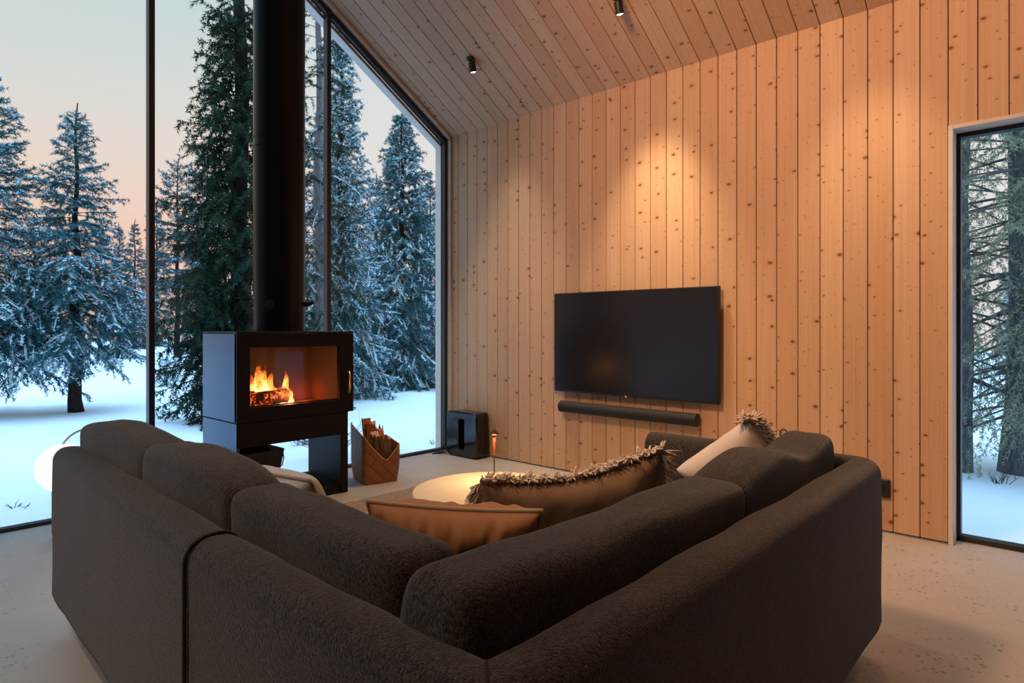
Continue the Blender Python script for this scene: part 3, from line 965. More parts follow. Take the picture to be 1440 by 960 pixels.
# black log bucket in the niche, with a wire handle
bu = empty('log_bucket', (1.885, 4.03, 0.062), 0, 'black tapered bucket with a wire handle in the log niche', 'bucket')
b = MB()
def rect_ring(hx, hy, z, r=0.03, n=4):
    pts = []
    for cx, cy, a0 in ((hx - r, hy - r, 0), (-hx + r, hy - r, 90), (-hx + r, -hy + r, 180), (hx - r, -hy + r, 270)):
        for k in range(n + 1):
            a = math.radians(a0 + 90 * k / n)
            pts.append((cx + r * math.cos(a), cy + r * math.sin(a), z))
    return pts
rings = [rect_ring(0.125, 0.11, 0.001), rect_ring(0.165, 0.15, 0.275), rect_ring(0.160, 0.145, 0.275), rect_ring(0.122, 0.105, 0.01)]
vs = sum(rings, []); n = len(rings[0])
b.add(vs, [(i * n + k, i * n + (k + 1) % n, (i + 1) * n + (k + 1) % n, (i + 1) * n + k) for i in range(3) for k in range(n)] + [tuple(reversed(range(n))), tuple(3 * n + k for k in range(n))])
b.build('body', M['iron'], bu, smooth=40)
b = MB()
b.tube([(0.163, -0.10, 0.268), (0.20, -0.05, 0.20), (0.215, 0.0, 0.14), (0.20, 0.05, 0.10), (0.15, 0.09, 0.06)], 0.004, 8)
b.build('handle', M['iron'], bu, smooth=180)

# ------------------------------------------------------------------ birch bark basket with split logs
bk = empty('firewood_basket', (2.775, 3.915, 0), math.radians(-14), 'woven brown bark basket with a notched rim beside the stove', 'basket')
b, uvs = MB(), []
NS, NH = 48, 10
def basket_pt(k, t, inset=0.0):
    a = (k / NS) * 4                 # four sides
    side, f = int(a) % 4, a - int(a)
    cs = [(-1, -1), (1, -1), (1, 1), (-1, 1)]
    p, q = cs[side], cs[(side + 1) % 4]
    x, y = p[0] + (q[0] - p[0]) * f, p[1] + (q[1] - p[1]) * f
    # soften the corners
    l = math.hypot(x, y); rr = min(1.0, 1.33 / l); x, y = x * rr, y * rr
    top_c = [0.345, 0.265, 0.30, 0.42]
    hc = top_c[side] * (1 - f) + top_c[(side + 1) % 4] * f
    v_at = 0.62
    if side in (1, 3): dip_ok = False
    else: dip_ok = True
    dip = 1.0 if not dip_ok else 1 - (f / v_at if f < v_at else (1 - f) / (1 - v_at))
    zt_ = 0.155 + (hc - 0.155) * dip
    z = zt_ * t
    wdt = 0.128 + 0.018 * min(1, z / 0.3) - inset
    bulge = 1 + 0.05 * math.sin(PI * min(1, z / 0.25))
    return (x * wdt * bulge, y * wdt * bulge, z + 0.002), (a * 0.27, z)
for i in range(NH + 1):
    for k in range(NS):
        p, u = basket_pt(k, i / NH); b.v.append(p); uvs.append(u)
for i in range(NH + 1):
    for k in range(NS):
        p, u = basket_pt(k, 1 - 0.95 * i / NH, 0.006); b.v.append(p); uvs.append(u)
tot = 2 * (NH + 1)
for i in range(tot - 1):
    for k in range(NS):
        k2 = (k + 1) % NS
        b.f.append((i * NS + k, i * NS + k2, (i + 1) * NS + k2, (i + 1) * NS + k)); b.mi.append(0)
b.f.append(tuple(reversed(range(NS)))); b.mi.append(0)
b.f.append(tuple((tot - 1) * NS + k for k in range(NS))); b.mi.append(0)
b.build('body', M['weave'], bk, smooth=50, uv=uvs)
rb = MB()
rb.tube([basket_pt(k % NS, 1.0, 0.003)[0] for k in range(NS + 1)], 0.005, 8, caps=False)
rb.build('rim_binding', M['split_wood'], bk, smooth=180)


def split_log(L, r, seed):
    """a split wedge standing on end: bark on the round side, bare wood on the split faces"""
    rnd = random.Random(seed)
    b = MB(); n, seg = 9, 5
    ang = rnd.uniform(1.5, 2.1)
    vs, fs, mi = [], [], []
    for i in range(seg + 1):
        z = L * i / seg
        vs.append((rnd.uniform(-.004, .004), rnd.uniform(-.004, .004), z + (rnd.uniform(-.02, .02) if i == seg else 0)))
        for k in range(n):
            a = -ang / 2 + ang * k / (n - 1)
            rr = r * (1 + rnd.uniform(-0.1, 0.1))
            vs.append((rr * math.cos(a), rr * math.sin(a), z + (rnd.uniform(-.03, .03) if i == seg else 0)))
    c = n + 1
    for i in range(seg):
        for k in range(c):
            k2 = (k + 1) % c
            fs.append((i * c + k, i * c + k2, (i + 1) * c + k2, (i + 1) * c + k))
            mi.append(1 if k == 0 or k2 == 0 else 0)
    fs.append(tuple(reversed(range(c)))); mi.append(1)
    fs.append(tuple(seg * c + k for k in range(c))); mi.append(1)
    b.add(vs, fs); b.mi = mi
    return b


logs = [(-0.050, 0.040, 0.40, 0.062, 20, 1, -2, 'tallest split log with rough bark standing in the basket'),
        (-0.005, -0.045, 0.34, 0.060, 200, -2, 1, 'split log with a bare orange face at the front of the basket'),
        (0.050, -0.040, 0.31, 0.058, 250, 1, 3, 'reddish split log leaning to the right rim of the basket'),
        (0.000, 0.045, 0.43, 0.060, 110, -2, 2, 'grey barked split log standing behind the orange one in the basket'),
        (-0.060, -0.040, 0.30, 0.044, 320, 2, -1, 'short split log at the left side of the basket'),
        (0.052, 0.042, 0.36, 0.056, 60, -1, 3, 'split log with flaking bark at the back right of the basket')]
_c, _s = math.cos(math.radians(-14)), math.sin(math.radians(-14))
logs = [(2.775 + x * _c - y * _s, 3.915 + x * _s + y * _c, *rest) for x, y, *rest in logs]
for i, (x, y, L, r, rz, rx, ry, lab) in enumerate(logs):
    o = split_log(L, r, 20 + i).build('split_log', [M['bark'], M['split_wood']], smooth=25)
    o.location = (x, y, 0.014); o.rotation_euler = (math.radians(rx), math.radians(ry), math.radians(rz))
    tag(o, lab, 'log', 'split logs in the basket')

# ------------------------------------------------------------------ rug
rg = MB()
RX0, RX1, RY0, RY1 = 1.52, 3.02, 1.52, 3.50
NX, NY = 90, 110
vs, fs = [], []
for j in range(NY + 1):
    for i in range(NX + 1):
        x = RX0 + (RX1 - RX0) * i / NX; y = RY0 + (RY1 - RY0) * j / NY
        e = min(i, NX - i, j, NY - j)
        z = 0.003 + (0.012 if e > 0 else 0) + (0.010 * (mnoise.noise((x * 22, y * 22, 0)) + 0.6 * mnoise.noise((x * 55, y * 55, 3))) if e > 1 else 0)
        if e == 0:
            x += 0.012 * mnoise.noise((x * 30, y * 30, 5)); y += 0.012 * mnoise.noise((x * 30, y * 30, 9)); z = 0.002
        vs.append((x, y, min(0.0235, max(0.002, z))))
for j in range(NY):
    for i in range(NX):
        a = j * (NX + 1) + i
        fs.append((a, a + 1, a + NX + 2, a + NX + 1))
rg.add(vs, fs)
tag(rg.build('area_rug', M['rug'], smooth=180), 'shaggy beige rug on the concrete floor under the round table', 'rug')

# ------------------------------------------------------------------ coffee table
ct_ = empty('coffee_table', (2.085, 2.03, 0), 0, 'low round pale wooden coffee table with short legs', 'coffee table')
b = MB(); b.lathe([(0.350, 0.340), (0.360, 0.342), (0.365, 0.348), (0.365, 0.373), (0.362, 0.379), (0.356, 0.381)], 96); tb = b.build('table_top', M['birch'], ct_, smooth=40)
b = MB(); b.lathe([(0.352, 0.339), (0.3668, 0.341), (0.3668, 0.369), (0.365, 0.371)], 96, caps=False); b.build('edge_band', M['birch_dark'], tb, smooth=40)
for k in range(4):
    a = math.radians(38 + 90 * k)
    d = Vector((math.cos(a), math.sin(a), 0)); nrm = Vector((-d.y, d.x, 0))
    b = MB(); b.rbox((0, 0, 0.182), (0.06, 0.042, 0.316), 0.008, 2)
    b.v = [tuple(d * (0.295 + p[0]) + nrm * p[1] + Vector((0, 0, p[2]))) for p in b.v]
    b.build('leg', M['birch_dark'], ct_, smooth=40)

# table lamp: thin stem, little peaked cap, glowing taper, orange foot
tl = empty('table_lamp', (2.22, 2.145, 0.3812), 0, 'slim table lamp with a pointed cap and orange foot on the round table', 'table lamp')
b = MB(); b.lathe([(0.0, 0.0), (0.040, 0.0), (0.046, 0.006), (0.046, 0.012), (0.022, 0.020), (0.006, 0.026), (0.0, 0.026)], 32, caps=False); b.build('foot', M['orange_enamel'], tl, smooth=50)
b = MB(); b.tube([(0, 0, 0.02), (0, 0, 0.14)], 0.0030, 10); b.build('stem', M['iron'], tl, smooth=50)
b = MB(); b.lathe([(0.003, 0.12), (0.0045, 0.15), (0.007, 0.19), (0.0095, 0.222), (0.0, 0.223)], 20, caps=False); b.build('taper', M['lamp_orange'], tl, smooth=50)
b = MB(); b.lathe([(0.0, 0.2225), (0.0105, 0.2225), (0.011, 0.231), (0.0, 0.232)], 20, caps=False); b.build('bulb', M['lamp_glow'], tl, smooth=50)
b = MB(); b.lathe([(0.021, 0.226), (0.022, 0.227), (0.012, 0.240), (0.0, 0.252)], 28, caps=False); b.build('cap', M['iron'], tl, smooth=50)
point_light((2.22, 2.145, 0.3812 + 0.205), 0.0, WARM, 0.012)
# light thrown onto the table by the lamp head
spot_light((2.22 - 0.0, 2.145, 0.3812 + 0.2215), (2.15, 2.10, 0.38), 9.5, (1.0, 0.76, 0.45), 165, 0.6, 0.03)

# ------------------------------------------------------------------ corner sofa
sofa = empty('corner_sofa', (0.51, 0.50, 0), 0, 'dark brown fabric corner sofa with loose back cushions, seen from behind', 'sofa')
SO = Vector((0.51, 0.50, 0))
TOPZ, BOTZ, TH = 0.682, 0.10, 0.115

def profile():
    """closed section: (offset inward from the outer face, z)"""
    r = 0.048
    pts = [(0.035, BOTZ), (0.008, BOTZ + 0.02), (0.0, BOTZ + 0.05)]
    pts += [(0.0, BOTZ + 0.05 + (TOPZ - r - BOTZ - 0.05) * k / 5) for k in range(1, 6)]
    for k in range(1, 7):
        a = PI - (PI / 2) * k / 6
        pts.append((r + r * math.cos(a), TOPZ - r + r * math.sin(a)))
    for k in range(0, 7):
        a = PI / 2 - (PI / 2) * k / 6
        pts.append((TH - r + r * math.cos(a), TOPZ - r + r * math.sin(a)))
    pts += [(TH, TOPZ - r - 0.2), (TH, BOTZ + 0.02), (TH - 0.02, BOTZ)]
    return pts
PROF = profile()
PC = Vector((TH / 2, (TOPZ + BOTZ) / 2))

def sweep(name, path, caps=(0.0, 0.0), mat=None):
    """path: list of (outer point xy, inward vector xy (already mitre scaled)); caps: rounding length at each end"""
    rows = []
    n = len(path)
    def row(p, inw, inset=0.0):
        out = []
        for d, z in PROF:
            if inset:
                dd = PC.x + (d - PC.x) * max(0.05, 1 - inset / (TH / 2))
                zz = PC.y + (z - PC.y) * (1 - inset / ((TOPZ - BOTZ) / 2))
            else:
                dd, zz = d, z
            out.append(Vector((p[0] + inw[0] * dd, p[1] + inw[1] * dd, zz)))
        return out
    P = [(Vector(p), Vector(i)) for p, i in path]
    if caps[0]:
        t = (P[1][0] - P[0][0]).normalized()
        for k in range(5):
            a = PI / 2 * k / 5
            rows.append(row(P[0][0] + t * caps[0] * (1 - math.sin(a)) * 1.0, P[0][1], caps[0] * (math.cos(a)))) if k else rows.append(row(P[0][0], P[0][1], caps[0]))
        rows = []
        for k in range(6):
            a = PI / 2 * k / 5
            rows.append(row(P[0][0] + t * caps[0] * (1 - math.cos(a)), P[0][1], caps[0] * (1 - math.sin(a))))
        P[0] = (P[0][0] + t * (caps[0] + 0.001), P[0][1])
    end_rows = []
    if caps[1]:
        t = (P[-1][0] - P[-2][0]).normalized()
        for k in range(6):
            a = PI / 2 * k / 5
            end_rows.append(row(P[-1][0] - t * caps[1] * (1 - math.sin(a)), P[-1][1], caps[1] * (1 - math.cos(a))))
        P[-1] = (P[-1][0] - t * (caps[1] + 0.001), P[-1][1])
    # subdivide the straights
    for i in range(len(P) - 1):
        a, b_ = P[i], P[i + 1]
        steps = max(1, int((b_[0] - a[0]).length / 0.08))
        for s in range(steps + (1 if i == len(P) - 2 else 0)):
            f = s / steps
            rows.append(row(a[0].lerp(b_[0], f), a[1].lerp(b_[1], f)))
    rows += end_rows
    mb = MB(); m_ = len(PROF)
    vs = []
    for r_ in rows:
        for p in r_:
            w_ = 0.0035 * mnoise.noise((p.x * 5, p.y * 5, p.z * 5)) + 0.0015 * mnoise.noise((p.x * 16, p.y * 16, p.z * 16))
            vs.append((p.x - SO.x + w_, p.y - SO.y + w_, p.z + w_))
    fs = [(i * m_ + k, i * m_ + (k + 1) % m_, (i + 1) * m_ + (k + 1) % m_, (i + 1) * m_ + k) for i in range(len(rows) - 1) for k in range(m_)]
    fs.append(tuple(reversed(range(m_)))); fs.append(tuple((len(rows) - 1) * m_ + k for k in range(m_)))
    mb.add(vs, fs)
    return mb.build(name, mat or M['boucle'], sofa, smooth=60)

XO, YO = 0.505, 0.50            # outer faces of the two back walls
Y_SEAM = 1.375
Y_END, X_END = 2.845, 2.455
ARM_Y = 1.385
sweep('back_panel', [((XO, Y_SEAM - 0.004), (1, 0)), ((XO, YO), (1, 1))], (0.012, 0.0))
sweep('back_panel', [((XO + 0.064, Y_END), (1, 0.03)), ((XO + 0.003, Y_SEAM + 0.004), (1, 0.03))], (0.035, 0.012))
RC = 0.10
arc = []
for k in range(0, 5):
    a = -PI / 2 + (PI / 2) * k / 8
    arc.append(((X_END - RC + RC * math.cos(a), YO + RC + RC * math.sin(a)), (-math.cos(a), -math.sin(a))))
arc2 = []
for k in range(4, 9):
    a = -PI / 2 + (PI / 2) * k / 8
    arc2.append(((X_END - RC + RC * math.cos(a), YO + RC + RC * math.sin(a)), (-math.cos(a), -math.sin(a))))
sweep('back_panel', [((XO, YO), (1, 1))] + arc)
sweep('armrest', arc2 + [((X_END, ARM_Y), (-1, 0))], (0.0, 0.014))
# corded seams between the modules
def cord(pts, r=0.0045):
    b = MB(); b.tube([Vector(p) - SO for p in pts], r, 8); return b.build('seam_cord', M['seam'], sofa, smooth=180)
sp_ = [(XO + d * 1.0 - (0.003 if d < 0.02 else 0), Y_SEAM, z + (0.002 if z > 0.66 else 0)) for d, z in PROF[2:-3]]
cord(sp_)
sp2 = [(XO + d, YO + d, z + 0.001) for d, z in PROF[6:20]]
cord(sp2, 0.003)
# seat base, seat cushions, feet
def lrb(name, lo, hi, r, mat=None, deform=None, n=8):
    b = MB()
    c = [(lo[i] + hi[i]) / 2 - SO[i] for i in range(3)]
    b.rbox(c, [hi[i] - lo[i] for i in range(3)], r, n, deform)
    return b.build(name, mat or M['boucle'], sofa, smooth=60)
lrb('seat_base', (XO + 0.10, YO + 0.10, 0.11), (1.42, Y_END - 0.03, 0.28), 0.02)
lrb('seat_base', (1.42, YO + 0.10, 0.11), (X_END - TH, ARM_Y - 0.03, 0.28), 0.02)
lrb('seat_cushion', (XO + 0.115, 1.47, 0.275), (1.47, Y_END - 0.01, 0.37), 0.05)
lrb('seat_cushion', (XO + 0.115, YO + 0.115, 0.275), (1.47, 1.465, 0.37), 0.05)
lrb('seat_cushion', (1.475, YO + 0.115, 0.275), (X_END - TH, ARM_Y + 0.01, 0.37), 0.05)
for (fx, fy) in ((0.62, 0.62), (0.78, 2.55), (1.34, 2.55), (2.32, 0.62), (2.32, 1.34), (1.36, 1.34)):
    b = MB(); b.lathe([(0.016, 0.0), (0.022, 0.115)], 16, (fx - SO.x, fy - SO.y, 0)); b.build('foot', M['black_plastic'], sofa, smooth=40)

def back_cushion(along, a0, a1, across0, tilt, ztop, thick=0.21, seed=0, sag=0.0, ends=(0.0, 0.0), name='back_cushion'):
    """along 'y' or 'x'; a0..a1 extent; leans back on the wall whose inner face is at across0"""
    wd, ht = a1 - a0, ztop - 0.365
    b = MB()
    def df(P):
        u, d, z = P.x / (wd / 2), P.y, P.z
        zn = (z + ht / 2) / ht                                   # 0 bottom .. 1 top
        plump = 1 + 0.10 * (1 - u * u) * math.sin(PI * max(0, min(1, zn)))
        d = d * plump * (1.0 - 0.22 * zn)
        z = z + 0.012 * (1 - u * u) * zn - sag * math.exp(-((u - 0.30) / 0.36) ** 2) * zn ** 2
        z += (ends[0] * max(0, -u) ** 3 + ends[1] * max(0, u) ** 3) * zn ** 2
        x = P.x * (1 - 0.03 * zn)
        w_ = 0.010 * mnoise.noise((x * 5 + seed, d * 6, z * 6)) + 0.004 * mnoise.noise((x * 15 + seed, d * 15, z * 15))
        d += w_; z += w_ * 0.8 * zn
        d -= tilt * (zn - 0.35) * ht                              # lean back
        return (x, d, z)
    b.rbox((0, 0, 0), (wd, thick, ht), 0.05, 12, df)
    mid = (a0 + a1) / 2; zc = 0.365 + ht / 2
    out = []
    for p in b.v:
        q = (across0 + thick / 2 + p[1])
        P = (q, mid + p[0], zc + p[2]) if along == 'y' else (mid + p[0], q, zc + p[2])
        out.append((P[0] - SO.x, P[1] - SO.y, P[2]))
    b.v = out
    if along == 'y':
        b.f = [tuple(reversed(f)) for f in b.f]
    return b.build(name, M['boucle'], sofa, smooth=180, subsurf=1)
XI, YI = XO + TH, YO + TH
back_cushion('y', 2.06, 2.83, XI + 0.025, 0.10, 0.775, seed=3, ends=(-0.02, -0.015))
back_cushion('y', 1.45, 2.09, XI + 0.01, 0.10, 0.778, seed=11, ends=(-0.045, 0.0))
back_cushion('y', 0.825, 1.485, XI + 0.005, 0.10, 0.737, seed=29, ends=(0.0, 0.025))
back_cushion('x', XI - 0.045, 1.60, YI + 0.01, 0.10, 0.735, seed=41, ends=(0.03, 0.0))
back_cushion('x', 1.52, X_END - TH + 0.005, YI + 0.01, 0.08, 0.768, seed=57, sag=0.048, ends=(-0.05, 0.0))

# ------------------------------------------------------------------ throw pillows
def pillow_shape(w, h, t, seed, pinch=0.07, n=36, wrinkle=0.006, top_dip=0.0):
    """returns verts/faces in local frame: x across, z up, y thickness; rim loop points"""
    key, vs, fs = {}, [], []
    def pt(i, j, s):
        u, v = -1 + 2 * i / n, -1 + 2 * j / n
        uu, vv = u, v
        x = uu * w / 2 * (1 - pinch * (1 - vv * vv) )
        z = vv * h / 2 * (1 - pinch * (1 - uu * uu))
        z -= top_dip * (1 - uu * uu) ** 2 * max(0, (vv + 1) / 2)
        th = t / 2 * (max(0, 1 - u ** 4) * max(0, 1 - v ** 4)) ** 0.55
        rim = max(abs(u), abs(v))
        wz = wrinkle * (mnoise.noise((x * 16 + seed, z * 9, s * 3.1)) + 0.8 * rim * mnoise.noise((x * 42 + seed, z * 16, s * 5)))
        y = s * (th + wz * (1 - rim ** 6))
        return (x, y, z)
    for s in (-1, 1):
        for j in range(n + 1):
            for i in range(n + 1):
                edge = i in (0, n) or j in (0, n)
                k = (i, j, 0 if edge else s)
                if k not in key:
                    key[k] = len(vs); vs.append(pt(i, j, 0 if edge else s))
    for s in (-1, 1):
        g = lambda i, j: key[(i, j, 0 if (i in (0, n) or j in (0, n)) else s)]
        for j in range(n):
            for i in range(n):
                f = (g(i, j), g(i + 1, j), g(i + 1, j + 1), g(i, j + 1))
                fs.append(f if s < 0 else tuple(reversed(f)))
    loop = [(i, 0) for i in range(n)] + [(n, j) for j in range(n)] + [(n - i, n) for i in range(n)] + [(0, n - j) for j in range(n)]
    rim = [vs[key[(i, j, 0)]] for i, j in loop]
    return vs, fs, rim


def fringe_mesh(rim, length, count, seed, r=0.0028, spread=0.6, bend=(0, 0, 0)):
    rnd = random.Random(seed)
    b = MB()
    closed = len(rim) % 4 == 0 and len(rim) >= 140
    m_ = len(rim) if closed else len(rim) - 1
    cen = Vector((0, 0, 0))
    for q in range(count):
        f = rnd.random() * m_
        i = int(f); p = Vector(rim[i]).lerp(Vector(rim[(i + 1) % len(rim)]), f - i)
        out = Vector((p.x, 0, p.z))
        # outward normal from neighbouring rim points
        tg = Vector(rim[(i + 1) % len(rim)]) - Vector(rim[i])
        nr = Vector((tg.z, 0, -tg.x)).normalized()
        if nr.dot(out) < 0: nr = -nr
        d = (nr + Vector((rnd.uniform(-spread, spread), rnd.uniform(-spread, spread), rnd.uniform(-spread, spread))) * 0.8).normalized()
        L = length * rnd.uniform(0.55, 1.15)
        bd = Vector((rnd.uniform(-1, 1), rnd.uniform(-1, 1), rnd.uniform(-1, 0.3))) * L * 0.45 + Vector(bend) * L
        pts = [p - d * 0.006, p + d * L * 0.33 + bd * 0.1, p + d * L * 0.67 + bd * 0.42, p + d * L + bd]
        rr = r * rnd.uniform(0.7, 1.3)
        b.tube(pts, [rr, rr * 1.15, rr, rr * 0.55], 5)
    return b


def place(root, loc, yaw, lean, roll=0.0):
    """yaw: heading of the pillow's width; lean back about its width axis; roll in its own plane"""
    root.location = loc
    root.rotation_mode = 'QUATERNION'
    q = Matrix.Rotation(yaw, 4, 'Z') @ Matrix.Rotation(lean, 4, 'X') @ Matrix.Rotation(roll, 4, 'Y')
    root.rotation_quaternion = q.to_quaternion()


# tan pillow in the corner
pr = empty('throw_pillow', label='orange tan pillow with sand piping, in the sofa corner', cat='pillow')
vs, fs, rim = pillow_shape(0.45, 0.28, 0.17, 3, 0.07, 56, 0.024)
b = MB(); b.add(vs, fs); b.build('cover', M['orange_cloth'], pr, smooth=180)
b = MB(); b.tube(rim + [rim[0]], 0.0065, 8, caps=False); b.build('piping', M['cream_piping'], pr, smooth=180)
place(pr, (1.125, 1.235, 0.535), math.radians(-50), math.radians(20), math.radians(3))

# large brown linen pillow with long fringe
pr = empty('throw_pillow', label='large brown linen pillow with a long beige fringe, leaning beside the orange one', cat='pillow')
vs, fs, rim = pillow_shape(0.60, 0.33, 0.15, 17, 0.09, 40, 0.009, 0.03)
b = MB(); b.add(vs, fs); b.build('cover', M['brown_linen'], pr, smooth=180)
fringe_mesh(rim[40:], 0.042, 1700, 4, 0.0030, 0.5, (0, -0.1, -0.25)).build('fringe', M['fringe'], pr, smooth=180)
place(pr, (1.64, 1.215, 0.530), math.radians(-36), math.radians(16), math.radians(-8))

# white fringed pillow by the arm
pr = empty('throw_pillow', label='white linen pillow with knotted ivory fringe, near the sofa arm', cat='pillow')
vs, fs, rim = pillow_shape(0.32, 0.32, 0.14, 23, 0.06, 36, 0.007)
b = MB(); b.add(vs, fs); b.build('cover', M['white_linen'], pr, smooth=180)
fringe_mesh(rim[37:76], 0.034, 700, 9, 0.0038, 0.7).build('fringe', M['white_fringe'], pr, smooth=180)
place(pr, (2.22, 0.925, 0.603), math.radians(-50), math.radians(22), math.radians(-42))

# pale pillow on the left run, seen over the cushions
pr = empty('throw_pillow', label='pale grey pillow with tan piping, on the left seat before the stove', cat='pillow')
vs, fs, rim = pillow_shape(0.46, 0.29, 0.15, 31, 0.04, 36, 0.005)
b = MB(); b.add(vs, fs); b.build('cover', M['pale_wool'], pr, smooth=180)
b = MB(); b.tube(rim + [rim[0]], 0.006, 8, caps=False); b.build('piping', M['tan_piping'], pr, smooth=180)
place(pr, (1.0, 1.93, 0.548), math.radians(-80), math.radians(30), math.radians(0))

# ------------------------------------------------------------------ globe lamp behind the far end of the sofa
gl = empty('globe_lamp', (0.875, 4.085, 0), 0, 'lit white globe lamp with a metal hoop and wooden slat, behind the far sofa end', 'floor lamp')
rt = Vector((0.674, -0.738, 0))
b = MB(); b.lathe([(0.0, 0.0), (0.11, 0.0), (0.115, 0.006), (0.115, 0.014), (0.10, 0.02), (0.0, 0.02)], 40, tuple(rt * 0.08), caps=False); b.build('base', M['chrome'], gl, smooth=50)
b = MB(); b.box((-0.009, -0.02, 0.018), (0.009, 0.02, 0.42), 0, Matrix.Rotation(math.atan2(rt.y, rt.x), 3, 'Z'), tuple(rt * -0.042)); b.build('slat', M['wood_red'], gl, bevel=0.002)
b = MB()
prof = [(0.128 * math.sin(a), 0.128 * -math.cos(a)) for a in [PI * k / 20 for k in range(21)]]
b.lathe([(max(0.0005, r), z) for r, z in prof], 40, tuple(rt * 0.0 + Vector((0, 0, 0.372)))); b.build('globe', M['globe'], gl, smooth=180)
hc_ = rt * 0.15 + Vector((0, 0, 0.405))
b = MB(); b.tube([hc_ + rt * (0.178 * math.cos(a)) + Vector((0, 0, 0.178 * math.sin(a))) for a in [2 * PI * k / 48 for k in range(49)]], 0.0065, 8, caps=False)
b.tube([hc_ + Vector((0, 0, -0.178)), rt * 0.12 + Vector((0, 0, 0.015))], 0.0065, 8)
b.build('hoop', M['chrome'], gl, smooth=180)

# ------------------------------------------------------------------ outside: snow and trees
def ground_z(x, y):
    d = math.hypot(x - 1.0, y - 4.4)
    z = -0.03 + 0.05 * mnoise.noise((x * 0.35, y * 0.35, 1.7)) * min(1, d / 3)
    z += 0.012 * mnoise.noise((x * 1.3, y * 1.3, 4.0)) * min(1, d / 2)
    r = math.hypot(x, y)
    if r > 14: z += 0.010 * (r - 14)
    return z

gm = MB()
# two sheets that leave the house footprint free, both in one mesh
def sheet(x0, x1, y0, y1, nx, ny):
    vs, fs = [], []
    for j in range(ny + 1):
        for i in range(nx + 1):
            x = x0 + (x1 - x0) * (i / nx); y = y0 + (y1 - y0) * (j / ny)
            vs.append((x, y, ground_z(x, y)))
    for j in range(ny):
        for i in range(nx):
            a = j * (nx + 1) + i
            fs.append((a, a + 1, a + nx + 2, a + nx + 1))
    gm.add(vs, fs)
sheet(-26, 34, G + 0.101, 50, 150, 120)
sheet(W + 0.27, 34, -20, G + 0.101, 80, 60)
structure(gm.build('ground_snow', M['snow_ground'], smooth=180))


def tri_mesh(name, verts, tris, mat, parent, smooth=False, quads=None):
    me = bpy.data.meshes.new(name)
    nv = len(verts)
    faces = tris if quads is None else quads
    k = faces.shape[1]
    me.vertices.add(nv); me.vertices.foreach_set('co', verts.astype(np.float32).ravel())
    me.loops.add(faces.size); me.loops.foreach_set('vertex_index', faces.astype(np.int32).ravel())
    me.polygons.add(len(faces))
    me.polygons.foreach_set('loop_start', np.arange(0, faces.size, k, dtype=np.int32))
    me.polygons.foreach_set('loop_total', np.full(len(faces), k, dtype=np.int32))
    if smooth:
        me.polygons.foreach_set('use_smooth', np.ones(len(faces), dtype=bool))
    me.materials.append(mat)
    me.update(calc_edges=True)
    o = bpy.data.objects.new(name, me); COL.objects.link(o)
    if parent is not None: o.parent = parent
    return o


def norm(a):
    return a / np.maximum(1e-9, np.linalg.norm(a, axis=-1, keepdims=True))


